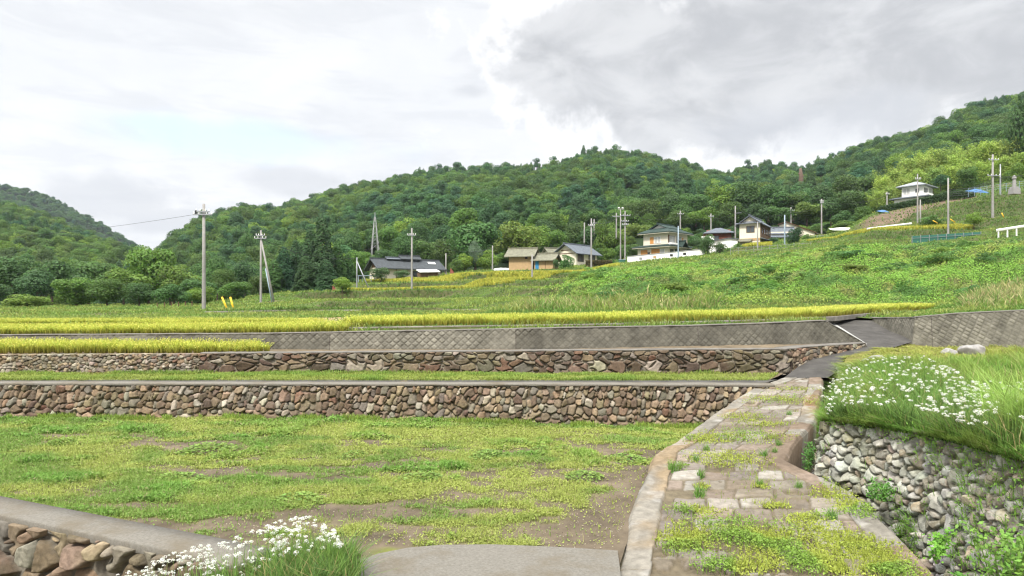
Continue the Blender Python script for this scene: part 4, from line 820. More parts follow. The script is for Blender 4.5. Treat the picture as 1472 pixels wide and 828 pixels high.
for px, d, w, h in [(842, 88, 34, 12), (868, 84, 42, 14), (905, 70, 50, 14), (930, 62, 30, 12), (1010, 60, 44, 12), (1040, 74, 34, 10), (1105, 66, 50, 12), (1175, 62, 60, 12), (1230, 70, 50, 12), (1290, 58, 60, 14), (1350, 62, 50, 12), (1420, 58, 60, 14), (960, 80, 30, 9), (1120, 84, 30, 8), (1210, 84, 36, 9), (890, 50, 36, 14), (1385, 74, 40, 10)]:
    zb = float(gz(px, d)); py = HY + (H - zb) * F / d
    tree('bush', px, None, py - h, w, d, 'shrub', 'dark green bush among the vines covering the bank below the houses', 'shrub', G)
for px, w, h, d, lb in ((836, 34, 11, 43, 'low dark bush right of the dark green bush behind the golden rice'), (890, 44, 18, 43, 'dense dark green bush among pale grasses behind the golden rice'), (945, 30, 12, 44, 'small bush among pale grasses right of the dense dark one'), (990, 40, 15, 44, 'rounded bush behind the golden rice below the white wall'), (1085, 46, 14, 43, 'broad low bush behind the golden rice below the brown gabled house'), (1180, 38, 13, 42, 'small green bush behind the golden rice above the asphalt ramp'), (1290, 40, 16, 41, 'bush behind the right end of the golden rice'), (1400, 46, 26, 38, 'brownish bush on the pale grassy bank at the right')):
    zb = float(gz(px, d)); tree('bush', px, None, HY + (H - zb) * F / d - h, w, d, 'shrub', lb, 'shrub')
G = 'low scrub clumps scattered over the vine covered bank'
for i in range(46):
    px = rt.uniform(805, 1500); d = math.exp(rt.uniform(math.log(40), math.log(92))); 
    if float(shrub_w(px, d)) < .5: continue
    zb = float(gz(px, d)); py = HY + (H - zb) * F / d; w = rt.uniform(1.2, 3.4); h = rt.uniform(.45, 1.1)
    tree(['bush', 'lime', 'bush'][i % 3], px, None, py - h * F / d, w * F / d, d, 'shrub', 'low scrub clump rising from the vines on the bank below the houses', 'shrub', G)
for px, base, top, w, d, kd, lb in ((905, 380, 364, 14, 131, 'bush', 'round shrub at the left end of the white boundary wall'), (1112, 352, 341, 18, 136, 'garden', 'bushy shrub between the brown gabled house and the clipped conifer'), (1003, 362, 342, 18, 141, 'garden', 'dark garden tree at the right corner of the white house'),
        (1052, 345, 326, 22, 158, 'broadD', 'green tree between the dark red house and the brown gabled house'), (1092, 338, 316, 24, 165, 'broadB', 'tree rising behind the roof of the brown gabled house'), (1160, 345, 334, 16, 134, 'bush', 'low shrub right of the clipped conifer'), (880, 384, 370, 16, 128, 'bush', 'shrub beside the floodlight pole'), (655, 395, 372, 24, 139, 'broadC', 'small loose tree just right of the old farmhouse')):
    tree(kd, px, base, top, w, d, 'garden_tree', lb, 'tree')
m = MB(); m.tube([(0, 0, -16), (0, 0, 0), (.2, 0, 4.5), (-.1, 0, 8.2)], [1.2, 1.1, .95, .5], 9); m.tube([(.2, 0, 3), (1.5, 0, 5)], [.4, .12], 6); m.tube([(.1, 0, 4.5), (-1.3, 0, 6.2)], [.35, .1], 6)
q = P(1151, 268, 300); o = m.build('dead_tree', mat('dead_brown_wood', (.115, .08, .058), .95, 2, .3), None, True); o.location = tuple(q); props(o, 'reddish brown dead trunk standing above the canopy near the ridge', 'dead tree')
# ================================================================== FOREST HILLS
def hill(name, ridge, base_d, ridge_d, basez, label, prange, back=1.25, amp=7, seed=60, crown=19):
    pxv = np.linspace(prange[0], prange[1], 260); s = np.concatenate([np.linspace(0, 1, 80), np.linspace(1, back, 14)[1:]])
    def zf(px, s):
        px = np.asarray(px, float); s = np.asarray(s, float); d0 = base_d(px); dr = ridge_d(px); d = d0 + (dr - d0) * s
        zr = zat(np.interp(px, [a[0] for a in ridge], [a[1] for a in ridge]) + crown, dr); z0 = basez(px); x = (px - CX) / F * d
        up = np.clip(s, 0, 1); z = z0 + (zr - z0) * (up ** 1.06) - np.clip(s - 1, 0, 9) * (zr - z0) * .9
        bmp = (fbm(x / 70, d / 80, 3, seed) - .5) * 2 * amp * np.sin(np.pi * np.clip(s, 0, 1)) ** .7
        return x, d, z + bmp
    x, d, z = zf(pxv[:, None], s[None, :]); X = np.stack(np.broadcast_arrays(x, d, z), -1)
    col = np.broadcast_to(np.array((.022, .04, .012)), X.shape)
    o = put(name, gridmesh(name, X, col, flip=True), M['ground']); props(o, label, 'hill', kind='structure'); return zf
RM = [(120, 470), (180, 440), (215, 385), (237, 357), (270, 325), (300, 308), (350, 294), (395, 300), (420, 290), (470, 272), (540, 258), (640, 238), (700, 234), (790, 230), (850, 207), (900, 212), (960, 222), (1010, 236), (1040, 242), (1100, 232), (1150, 238), (1200, 228), (1240, 205), (1300, 192), (1340, 180), (1360, 165), (1400, 148), (1472, 133), (1600, 112), (1950, 120)]
mz = hill('wooded_hill', RM, lambda p: p * 0 + 152.0, lambda p: np.interp(p, [150, 300, 395, 450, 850, 1100, 1300, 1472, 1950], [330, 380, 420, 500, 520, 500, 440, 400, 380]), lambda p: gz0(p, p * 0 + 150.) - 2.5, 'main green hill covered with forest behind the village', (130, 1950), 1.25, 9)
RF = [(-700, 170), (-300, 240), (0, 278), (60, 294), (140, 330), (200, 355), (260, 378), (330, 405), (420, 435), (480, 450)]
fz = hill('wooded_hill', RF, lambda p: p * 0 + 190.0, lambda p: np.interp(p, [-700, 0, 330, 480], [480, 460, 400, 360]), lambda p: p * 0 - 1.0, 'lower forested slope of the left mountain', (-700, 470), 1.25, 8, 63, 24)
RB = [(-700, 130), (-300, 205), (-60, 250), (0, 259), (40, 265), (90, 284), (140, 312), (180, 337), (215, 355), (260, 380), (330, 400), (500, 430)]
bz = hill('wooded_mountain', RB, lambda p: p * 0 + 620.0, lambda p: p * 0 + 1050.0, lambda p: p * 0 + 5.0, 'far blue green mountain ridge behind the left slope', (-700, 480), 1.2, 14, 66, 11)
class Pts: pass
fp = {k: [] for k in ('p', 's', 'r', 'k')}
FK = ['broadA', 'broadB', 'broadC', 'broadD', 'lime', 'cedar', 'pine', 'fir']
def sow(zf, pr_, d0, d1f, n, wr, hr, seed, mix):
    r = np.random.default_rng(seed); px = r.uniform(*pr_, n); dr = d1f(px); d1_ = np.where((px > 500) & (d0 < 160), 168.0, d0 + 10); d = np.sqrt(r.uniform(0, 1, n) * (dr ** 2 - d1_ ** 2) + d1_ ** 2); s = (d - d0) / (dr - d0) * 1.03
    x, dd, z = zf(px, s); w = r.uniform(*wr, n); h = w * r.uniform(*hr, n)
    near_ = (px > 500) & (dd < 208) & (d0 < 160); w = np.where(near_, r.uniform(2.5, 4.5, n), w); h = np.where(near_, w * .75, h); kn = mix(x, dd, s, px, r); kn = np.where(near_, r.choice([0, 2, 3], n), kn); c = np.isin(kn, [5, 6, 7]); h = np.where(c, h * 1.22, h); w = np.where(c, w * .66, w)
    fp['p'].append(np.stack([x, dd, z - .8], -1)); fp['s'].append(np.stack([w, w, h], -1)); fp['r'].append(r.uniform(0, 6.28, n)); fp['k'].append(kn)
def mixM(x, d, s, px, r):
    n = len(x); k = r.choice([0, 1, 2, 3, 4], n, p=[.28, .26, .14, .27, .05])
    cf = fbm(x / 60, d / 60, 3, 70); con = (cf > .54) & (r.random(n) < .7); k = np.where(con, r.choice([5, 7, 6], n, p=[.25, .35, .4]), k)
    pine = (px > 520) & (px < 660) & (s > .22) & (s < .55) & (r.random(n) < .75); k = np.where(pine, 6, k)
    top = (s > .9) & (r.random(n) < np.where(px < 370, .3, .05)); return np.where(top, r.choice([6, 7], n), k)
def mixL(x, d, s, px, r):
    n = len(x); k = r.choice([0, 1, 3, 2, 4], n, p=[.36, .26, .06, .24, .08]); return np.where(fbm(x / 50, d / 50, 3, 72) > .55, r.choice([5, 6, 7], n), k)
sow(mz, (150, 1750), 152, lambda p: np.interp(p, [150, 300, 395, 450, 850, 1100, 1300, 1472, 1950], [330, 380, 420, 500, 520, 500, 440, 400, 380]), 9200, (3.8, 10.5), (.75, 1.2), 81, mixM)
sow(fz, (-600, 470), 190, lambda p: np.interp(p, [-700, 0, 330, 480], [480, 460, 400, 360]), 4200, (5.5, 9.0), (.85, 1.2), 82, mixL)
sow(bz, (-600, 470), 620, lambda p: p * 0 + 1050.0, 6500, (8, 12.5), (.6, .8), 83, lambda x, d, s, px, r: r.choice([3, 5, 6, 7], len(x), p=[.62, .14, .12, .12]))
Pp = np.concatenate(fp['p']); me = bpy.data.meshes.new('forest'); me.vertices.add(len(Pp)); me.vertices.foreach_set('co', Pp.astype(np.float32).ravel())
for nm, tp, arr in (('scl', 'FLOAT_VECTOR', np.concatenate(fp['s'])), ('rotz', 'FLOAT', np.concatenate(fp['r'])), ('tkind', 'FLOAT', np.concatenate(fp['k']).astype(float))):
    a = me.attributes.new(nm, tp, 'POINT'); a.data.foreach_set('vector' if tp == 'FLOAT_VECTOR' else 'value', np.asarray(arr, np.float32).ravel())
fo = put('forest', me, None); props(fo, 'dense mixed forest covering the hills behind the village', 'forest', kind='stuff')
ng = bpy.data.node_groups.new('forest', 'GeometryNodeTree'); ng.interface.new_socket('Geometry', in_out='INPUT', socket_type='NodeSocketGeometry'); ng.interface.new_socket('Geometry', in_out='OUTPUT', socket_type='NodeSocketGeometry')
gi = ng.nodes.new('NodeGroupInput'); go = ng.nodes.new('NodeGroupOutput'); jn = ng.nodes.new('GeometryNodeJoinGeometry')
def nattr(n, t):
    a = ng.nodes.new('GeometryNodeInputNamedAttribute'); a.data_type = t; a.inputs['Name'].default_value = n; return [s for s in a.outputs if s.enabled][0]
sclo, roto, kno = nattr('scl', 'FLOAT_VECTOR'), nattr('rotz', 'FLOAT'), nattr('tkind', 'FLOAT')
cx = ng.nodes.new('ShaderNodeCombineXYZ'); ng.links.new(roto, cx.inputs[2]); e2r = ng.nodes.new('FunctionNodeEulerToRotation'); ng.links.new(cx.outputs[0], e2r.inputs[0])
for ki, kn in enumerate(FK):
    if kn not in FIRST:
        if kn == 'pine': tree('pine', 1180, 266, 238, 17, 292, 'conifer_tree', 'open crowned pine near the ridge, right of the brown dead trunk', 'tree')
        if kn == 'fir': tree('fir', 1166, 268, 236, 18, 290, 'conifer_tree', 'pointed dark conifer right of the lone ridge conifer', 'tree')
    cmpn = ng.nodes.new('FunctionNodeCompare'); cmpn.data_type = 'FLOAT'; cmpn.operation = 'EQUAL'
    fl_in = [s for s in cmpn.inputs if s.enabled]; ng.links.new(kno, fl_in[0]); fl_in[1].default_value = ki; fl_in[2].default_value = .4
    src = ng.nodes.new('GeometryNodeObjectInfo'); src.inputs[0].default_value = FIRST[kn][0]; src.transform_space = 'ORIGINAL'; geo = src.outputs['Geometry']
    if kn == 'pine':
        s2 = ng.nodes.new('GeometryNodeObjectInfo'); s2.inputs[0].default_value = FIRST[kn][1]; s2.transform_space = 'ORIGINAL'; j2 = ng.nodes.new('GeometryNodeJoinGeometry')
        ng.links.new(geo, j2.inputs[0]); ng.links.new(s2.outputs['Geometry'], j2.inputs[0]); geo = j2.outputs[0]
    ip = ng.nodes.new('GeometryNodeInstanceOnPoints'); ng.links.new(gi.outputs[0], ip.inputs['Points']); ng.links.new(cmpn.outputs[0], ip.inputs['Selection']); ng.links.new(geo, ip.inputs['Instance'])
    ng.links.new(e2r.outputs[0], ip.inputs['Rotation']); ng.links.new(sclo, ip.inputs['Scale']); ng.links.new(ip.outputs[0], jn.inputs[0])
ng.links.new(jn.outputs[0], go.inputs[0]); md = fo.modifiers.new('forest', 'NODES'); md.node_group = ng

# ================================================================== GROUND COVER
YG = np.array((.182, .212, .050)); GG = np.array((.105, .165, .034)); BG_ = np.array((.085, .185, .03)); DRY = np.array((.20, .165, .09))
def mixcol(a, b, t): t = np.asarray(t)[:, None]; return np.asarray(a) * (1 - t) + np.asarray(b) * t
def stuff(bag, name, m, label, cat): 
    o = put(name, bag.mesh(name), m); return props(o, label, cat, kind='stuff')
# lower field weeds
r = np.random.default_rng(101); b = Bag(); n = 520000
d = np.exp(r.uniform(np.log(6.4), np.log(14.75), n)); px = r.uniform(-260, 1010, n); x = (px - CX) / F * d
ok = (x > xl_field(d) + .05) & (x < pl(d) - .03) & ~((d < 6.9) & (x > -1.7)); g = grassy(x, d); ok &= r.random(n) < np.maximum(g * .92, .03)
x, d, g = x[ok], d[ok], g[ok]; n = len(x); z = fieldz(x, d)
hue = fbm(x / 1.3, d / .8, 3, 120); tall = sst(fbm(x / .9, d / .6, 3, 121), .52, .66) * sst(g, .4, .9); ht = .012 + (.03 + .05 * tall) * r.random(n) * (.5 + .5 * g)
c = mixcol(YG, GG, sst(hue, .42, .62)); c = mixcol(c, BG_, tall * .5); c = mixcol(c, DRY, (r.random(n) < .07) * .7) * r.uniform(.82, 1.16, (n, 1))
nn = nrmz(r.normal(size=(n, 3)) * .55 + np.array((0, -.15, .9))); sz = np.maximum(.026, .0032 * d) * r.uniform(.6, 1.35, n) * (1 + .5 * tall)
b.leaves(np.stack([x, d, z + ht], -1), nn, sz, sz * .55, c, r)
k = r.random(n) < .30; nk = k.sum(); b.blades(np.stack([x, d, z], -1)[k], (.03 + .07 * r.random(nk) + .06 * tall[k]), r.normal(size=(nk, 2)) * .03, np.maximum(.006, .0009 * d[k]), c[k] * .9, c[k] * 1.15, r)
stuff(b, 'field_weeds', M['grass'], 'low yellow green weeds in patches over the lower field', 'weeds')
# broad leaved weeds standing in the field, a few of them tall enough to single out
b = Bag(); n = 26
G = 'leafy weeds standing in the lower field'
wl_ = [(655, 640), (700, 655), (560, 628), (600, 690), (745, 632), (905, 655), (430, 720), (262, 690), (90, 640), (380, 650), (505, 655), (780, 640), (840, 690), (300, 650)]
wm = None
for i, (px, py) in enumerate(wl_):
    d_ = 2.5 * F / (py - HY); x_ = (px - CX) / F * d_
    if wm is None:
        wb = Bag(); rr = np.random.default_rng(77); nl = 420; th = rr.uniform(0, 6.28, nl); ra = .3 * np.sqrt(rr.random(nl)); hz = .04 + .2 * rr.random(nl) * (1 - (ra / .32) ** 2)
        wb.leaves(np.stack([np.cos(th) * ra, np.sin(th) * ra, hz], -1), nrmz(rr.normal(size=(nl, 3)) * .5 + np.array((0, 0, .9))), .05 * rr.uniform(.6, 1.3, nl), .04, shade((.115, .175, .036), rr, nl, .3), rr)
        wm = wb.mesh('leafy_weed'); o = put('leafy_weed', wm, M['grass'])
    else: o = bpy.data.objects.new('leafy_weed', wm); C.objects.link(o)
    o.location = (x_, d_, float(fieldz(np.array(x_), np.array(d_))) - .01); s_ = rt.uniform(.5, 1.1); o.scale = (s_ * rt.uniform(.9, 1.7), s_, s_ * rt.uniform(.35, .7)); o.rotation_euler = (0, 0, rt.uniform(0, 6))
    props(o, 'bright green leafy weed growing in the patchy lower field', 'weed', G)
# pebbles
b = Bag(); n = 2600; d = np.exp(r.uniform(np.log(6.4), np.log(11), n)); x = (r.uniform(300, 930, n) - CX) / F * d; ok = (x < pl(d) - .05) & (grassy(x, d) < .5) & (x > xl_field(d) + .1); x, d = x[ok], d[ok]; n = len(x)
b.leaves(np.stack([x, d, fieldz(x, d) + .008], -1), nrmz(r.normal(size=(n, 3)) * .4 + np.array((0, -.5, .8))), .016 * r.uniform(.4, 1.6, n), .013, shade((.30, .26, .2), r, n, .3), r); stuff(b, 'pebbles', M['ground'], 'tiny pale pebbles and straw bits on the bare soil', 'pebbles')
# terrace strip
b = Bag(); n = 90000; px = r.uniform(-150, 1135, n); d = r.uniform(15.45, 16.86, n); x = (px - CX) / F * d; w = fbm(x / .8, d / .3, 3, 130); ok = (r.random(n) < .35 + sst(w, .35, .6)) & (x < np.interp(d, [15.4, 16.9], [5.9, 6.75]))
x, d, w = x[ok], d[ok], w[ok]; n = len(x); c = mixcol((.165, .20, .045), (.12, .185, .035), sst(w, .45, .7)) * r.uniform(.75, 1.2, (n, 1)); edge = sst(d, 16.5, 16.8)
b.blades(np.stack([x, d, np.full(n, .73)], -1), .05 + .09 * r.random(n) * sst(w, .2, .7) + .04 * edge * r.random(n), r.normal(size=(n, 2)) * .035, .016, c * .8, c * 1.15, r); stuff(b, 'terrace_grass', M['grass'], 'bright grass strip between the two stone walls', 'grass')
b = Bag(); n = 12000; px = r.uniform(-100, 1040, n); px = px[fbm(px / 30, px * 0, 2, 8) > .45]; n = len(px); dd_ = np.interp(px, [w[0] for w in W1], [w[1] for w in W1]) - r.uniform(.05, .3, n); x = (px - CX) / F * dd_
b.blades(np.stack([x, dd_, fieldz(x, dd_) - .02], -1), .06 + .12 * r.random(n), r.normal(size=(n, 2)) * .04, .015, shade((.14, .2, .035), r, n), None, r); stuff(b, 'wall_foot_grass', M['grass'], 'thin grass along the foot of the lower stone wall', 'grass')
# rice
def rice(name, label, front, depth, rows, hgt, seed, step=.19, perc=30, taper=None):
    r = np.random.default_rng(seed); b = Bag(); q, Pt = rs_line([(x, y, z, z) for x, y, z in front], step)
    for j in range(rows):
        n0 = len(Pt); dj = depth * j / max(1, rows - 1); base = Pt[:, :3] + np.array((0, dj, 0)) + r.normal(size=(n0, 3)) * np.array((.025, .02, 0))
        if taper is not None:
            keep = taper(base[:, 0], base[:, 1], dj); base = base[keep]; n0 = len(base)
        if n0 == 0: continue
        nb = perc if j < 2 else max(8, int(perc * .6)); bb = np.repeat(base, nb, 0); n = len(bb); hv = hgt * (.70 + .5 * fbm(bb[:, 0] / .55, bb[:, 1] / .4, 3, seed)); h = hv * r.uniform(.62, 1.06, n)
        off = r.normal(size=(n, 2)); bb = bb + np.concatenate([off * .018, np.zeros((n, 1))], 1)
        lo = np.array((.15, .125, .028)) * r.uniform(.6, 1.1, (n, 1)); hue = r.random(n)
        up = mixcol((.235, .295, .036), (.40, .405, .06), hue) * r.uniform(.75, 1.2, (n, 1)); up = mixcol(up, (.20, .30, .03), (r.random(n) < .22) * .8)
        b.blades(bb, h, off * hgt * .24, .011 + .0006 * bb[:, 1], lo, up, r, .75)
        m_ = r.random(n) < .5; nm = m_.sum(); tipp = bb[m_] + np.concatenate([off[m_] * hgt * .2, (h[m_] * .93)[:, None]], 1)
        b.leaves(tipp, nrmz(r.normal(size=(nm, 3)) + np.array((0, -.3, .3))), hgt * .16 * r.uniform(.6, 1.3, nm), .009 + .0003 * tipp[:, 1], shade((.40, .385, .085), r, nm, .2), r)
    return stuff(b, name, M['grass'], label, 'rice')
lw2 = [((px - CX) / F * 17.22, 17.22, 1.24) for px in (-160, 0, 150, 300, 388)]
rice('rice_crop', 'golden green rice on the lowest terrace, ending at the concrete wall', lw2, 2.3, 12, .325, 201, taper=lambda x, y, dj: x < -6.25 - dj * .35 - .25 * (dj > .4) )
lb = [((px - CX) / F * dd, dd, zz_) for px, dd, zz_ in ((-160, 20.6, 1.55), (0, 20.45, 1.56), (280, 19.5, 1.63), (395, 19.2, 1.66), (470, 19.15, 1.69), (492, 19.4, 1.70))]
rice('rice_crop', 'golden rice behind the left half of the block retaining wall', lb, 3.2, 14, .33, 202)
lc = [((px - CX) / F * 25.3, 25.3, 1.72) for px in (-160, 0, 280, 400, 438)]
rice('rice_crop', 'farthest of the left golden rice plots, a thin band below the trees', lc, 3, 9, .27, 203, step=.24)
ld = [((px - CX) / F * (float(kerb_d(px)) + .22), float(kerb_d(px)) + .22, float(kerb_z(px)) - .01) for px in (494, 600, 720, 850, 980, 1100, 1150, 1200, 1225, 1250, 1280, 1310, 1340)]
rice('rice_crop', 'long golden rice plot above the kerb wall, running to the right bank', ld, 3.6, 13, .345, 204, taper=lambda x, y, dj: (x / y * F + CX < 1345 - dj * 10))
# distant rice strips on the upper terraces
def far_rice(lbl, pts, depth, hgt, seed, n):
    r = np.random.default_rng(seed); b = Bag(); px = r.uniform(pts[0][0], pts[-1][0], n); d = np.interp(px, [p[0] for p in pts], [p[1] for p in pts]) + r.uniform(0, depth, n); z = gz(px, d); x = (px - CX) / F * d
    c = mixcol((.20, .235, .035), (.34, .31, .05), r.random(n)) * r.uniform(.8, 1.15, (n, 1)); b.blades(np.stack([x, d, z], -1), hgt * r.uniform(.7, 1.1, n), r.normal(size=(n, 2)) * .12, .0017 * d, c * .7, c, r)
    stuff(b, 'rice_crop', M['grass'], lbl, 'rice')
far_rice('upper yellow rice strip below the old farmhouse', [(525, 124), (600, 112), (690, 109.5), (724, 106)], 7, .5, 301, 9000)
far_rice('thin yellow rice strip one terrace below the farmhouse strip', [(500, 99.5), (600, 94.2), (690, 95.8), (740, 97)], 3, .45, 302, 6000)
far_rice('yellow rice strip before the tan sheds', [(700, 104), (765, 101.5), (800, 104), (850, 106), (890, 108)], 6, .55, 303, 9000)
far_rice('yellow rice strip right of the clipped conifer', [(1160, 119), (1200, 118.5), (1255, 106), (1320, 103.5), (1400, 98)], 2.2, .5, 304, 7000)
far_rice('yellow rice patch below the brown gabled house', [(1068, 127), (1110, 125)], 8, .5, 305, 3000)
# hillside grass (sparse far things are drawn with broader tufts)
r = np.random.default_rng(140); b = Bag(); n = 330000; d = np.exp(r.uniform(np.log(19.5), np.log(149), n)); px = r.uniform(-170, 1640, n)
sw = shrub_w(px, d); slp = (gz0(px, d + .6) - gz0(px, d - .6)); okr = (d > dstart(px) + .5) & (r.random(n) > sw * .55); px, d = px[okr], d[okr]
br_ = (px > 1228) & (px < 1405) & (d > np.interp(px, [1228, 1290, 1330, 1400], [111, 116, 125, 131])) & (d < 137) & (r.random(len(px)) < .7); bare_ = (px > 430) & (px < 508) & (d > 24) & (d < 35) & (r.random(len(px)) < .9); kp = ~(br_ | bare_); px, d = px[kp], d[kp]
n = len(d); x = (px - CX) / F * d; z = gz(px, d); slp = np.abs(gz(px, d + .5) - gz(px, d - .5))
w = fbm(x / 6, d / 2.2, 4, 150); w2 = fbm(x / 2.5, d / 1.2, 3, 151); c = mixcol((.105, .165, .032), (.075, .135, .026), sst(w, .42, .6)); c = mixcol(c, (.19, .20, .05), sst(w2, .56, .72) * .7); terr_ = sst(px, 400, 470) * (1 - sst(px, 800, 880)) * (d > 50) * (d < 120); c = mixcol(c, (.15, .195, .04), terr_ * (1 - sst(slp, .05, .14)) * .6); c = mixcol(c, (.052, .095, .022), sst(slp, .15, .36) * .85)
pale = sst(px, 680, 780) * (1 - sst(px, 1010, 1060)) * sst(d, 33, 38) * (1 - sst(d, 46, 52)); bro = sst(px, 1368, 1400) * sst(d, 24, 30) * (1 - sst(d, 44, 50))
plm = (r.random(n) < np.maximum(pale * .35, bro * .6)); c = np.where(plm[:, None], np.array((.24, .215, .10)) * r.uniform(.6, 1.2, (n, 1)), c) * r.uniform(.72, 1.25, (n, 1))
hh = (.10 + .22 * r.random(n) * sst(w2, .3, .7) + .3 * sst(slp, .2, .6) * r.random(n)) * np.interp(d, [20, 40, 150], [.7, 1, 1.8]) + np.maximum(pale, bro) * r.random(n) * .75
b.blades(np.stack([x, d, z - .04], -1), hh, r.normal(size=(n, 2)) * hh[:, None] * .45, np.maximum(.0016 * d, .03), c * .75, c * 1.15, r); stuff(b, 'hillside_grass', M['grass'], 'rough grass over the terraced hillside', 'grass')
# vines and scrub on the right bank
r = np.random.default_rng(160); b = Bag(); n = 620000; d = np.exp(r.uniform(np.log(33), np.log(108), n)); px = r.uniform(770, 1700, n); sw = shrub_w(px, d); ok = r.random(n) < sw; px, d = px[ok], d[ok]; n = len(d); x = (px - CX) / F * d; z = gz(px, d)
w = fbm(x / 5, d / 4, 4, 161); c = mixcol((.115, .215, .03), (.050, .112, .022), sst(w, .42, .62)); c = mixcol(c, (.15, .205, .034), sst(fbm(x / 2.5, d / 2.5, 3, 162), .55, .7)); c = mixcol(c, (.15, .14, .05), sst(fbm(x / 1.6, d / 1.6, 3, 167), .58, .72) * .6) * r.uniform(.7, 1.25, (n, 1))
hz = np.abs(r.normal(size=n)) * .16; sz = np.maximum(.0022 * d, .09) * r.uniform(.6, 1.4, n)
gx = (gz(px + 3, d) - gz(px - 3, d)) / (6 * d / F); gy = (gz(px, d + .3) - gz(px, d - .3)) / .6; nn = nrmz(np.stack([-gx, -gy, np.ones(n)], -1) + r.normal(size=(n, 3)) * .5)
b.leaves(np.stack([x, d, z + hz], -1), nn, sz, sz * .8, c, r); stuff(b, 'vines', M['grass'], 'lush green vines smothering the bank below the houses', 'vines')
# weeds on the paved path: patches set out where the photo has them
r = np.random.default_rng(170); b = Bag()
def ppt(px, py):
    d = 3.098 / ((py - HY) / F + .0854); return (px - CX) / F * d, d
pat = [(1120, 575, .55, .35), (1070, 600, .3, .25), (1060, 628, .75, .32), (1010, 632, .4, .2), (1045, 660, .5, .35), (975, 672, .12, .12), (1100, 610, .35, .15), (1140, 560, .4, .15), (1205, 715, .30, .28), (1235, 735, .3, .2),
       (1000, 735, .35, .12), (1040, 765, .60, .30), (985, 780, .35, .25), (1100, 775, .4, .22), (1180, 770, .5, .30), (1240, 790, .5, .3), (1140, 800, .6, .22), (1275, 815, .35, .3), (1110, 727, .22, .10), (1060, 815, .5, .15), (1010, 700, .1, .08), (1195, 690, .08, .1), (1093, 700, .1, .1), (1160, 745, .3, .1), (1205, 815, .6, .2)]
for px, py, rx, ry in pat:
    cx_, cd = ppt(px, py); n = int(8500 * (rx * ry) ** .8 / (cd / 7)); u = r.normal(size=(n, 2)) * .55; u = u[np.linalg.norm(u, axis=1) < 1.15]; n = len(u); x = cx_ + u[:, 0] * rx * cd / 9 * 1.15; d = cd + u[:, 1] * ry * 1.3
    ok = (x > pl(d) + .12) & (x < pr(d) - .02); x, d = x[ok], d[ok]; n = len(x)
    if n < 1: continue
    w = fbm(x / .4, d / .3, 3, 171); c = mixcol((.185, .215, .036), (.115, .185, .03), sst(w, .45, .65)) * r.uniform(.7, 1.25, (n, 1)); hz = .01 + .07 * r.random(n) * sst(w, .3, .65)
    sz = .026 * r.uniform(.6, 1.4, n); b.leaves(np.stack([x, d, pathz(d) + hz], -1), nrmz(r.normal(size=(n, 3)) * .55 + np.array((0, -.1, .85))), sz, sz * .6, c, r)
    k = r.random(n) < .25; nk = k.sum(); b.blades(np.stack([x, d, pathz(d) - .02], -1)[k], .05 + .07 * r.random(nk), r.normal(size=(nk, 2)) * .025, .007, c[k] * .8, c[k] * 1.1, r)
n = 2600; d = np.exp(r.uniform(np.log(6.4), np.log(15.5), n)); t = r.random(n); x = pl(d) + .42 + t * (pr(d) - pl(d) - .8); rowp = fbm(x / .5, d / .5, 2, 175); ok = rowp > .52; x, d = x[ok], d[ok]; n = len(x)
b.blades(np.stack([x, d, pathz(d) - .03], -1), .03 + .06 * r.random(n), r.normal(size=(n, 2)) * .03, .008, shade((.14, .19, .035), r, n, .3), None, r)
stuff(b, 'path_weeds', M['grass'], 'yellow green weeds growing over the paved path', 'weeds')
G = 'grass tufts in the joints of the paved path'; tm = None
for px, py in [(1000, 662, ), (1008, 685), (1093, 698), (1197, 600), (1135, 597), (1120, 640), (967, 676), (1005, 712), (1148, 700), (1195, 745), (1098, 655), (1113, 650), (1015, 648)]:
    x_, d_ = ppt(px, py); 
    if tm is None:
        tb = Bag(); rr = np.random.default_rng(5); nb = 70; tb.blades(rr.normal(size=(nb, 3)) * np.array((.03, .03, 0)), rr.uniform(.08, .2, nb), rr.normal(size=(nb, 2)) * .06, .008, shade((.09, .17, .035), rr, nb), None, rr); tm = tb.mesh('grass_tuft'); o = put('grass_tuft', tm, M['grass'])
    else: o = bpy.data.objects.new('grass_tuft', tm); C.objects.link(o)
    o.location = (x_, d_, float(pathz(d_)) - .03); o.rotation_euler = (0, 0, rt.uniform(0, 6)); s_ = rt.uniform(.7, 1.15); o.scale = (s_, s_, s_); props(o, 'small upright grass tuft rooted in a joint of the paved path', 'grass tuft', G)
# bank grass
r = np.random.default_rng(180); b = Bag(); n = 150000; d = np.exp(r.uniform(np.log(5.2), np.log(22), n)); ex = np.where(d < 16.5, dwx(d) + .12, np.interp(d, [16.5, 17.5, 18.2, 21.8, 23.2], [8.2, 8.75, 9.25, 12.75, 13.6])); u = r.random(n) ** 1.6; x = ex + u * 8
ok = (x / d * F + CX < 1600); x, d, ex = x[ok], d[ok], ex[ok]; n = len(x); off = x - ex
ez_ = np.where(d < 16.5, dwt(d), np.interp(d, [16.5, 17.5, 20, 22], [1.02, 1.1, 1.2, 1.2])); be = sst(off - .12, 0, .9); z = ez_ * (1 - be) + np.minimum(bankz(x, d), 1.16 + .4 * sst(d, 12, 4)) * be
yel = sst(d, 15, 17.5) * (1 - .6 * sst(off, 2.5, 5)); w = fbm(x / .7, d / .7, 3, 181); rag = sst(fbm(x / .22, d / .22, 2, 183), .42, .62)
hh = (.12 + .20 * r.random(n)) * (.6 + .8 * w) * (1 - .62 * yel) * (.62 + .38 * sst(off, .0, .8)) * np.interp(d, [5.5, 8, 10], [.7, .8, 1]); c = mixcol((.085, .165, .028), (.145, .208, .042), sst(w, .38, .66)); c = mixcol(c, (.23, .235, .055), yel * (.5 + .5 * r.random(n))) * r.uniform(.7, 1.25, (n, 1))
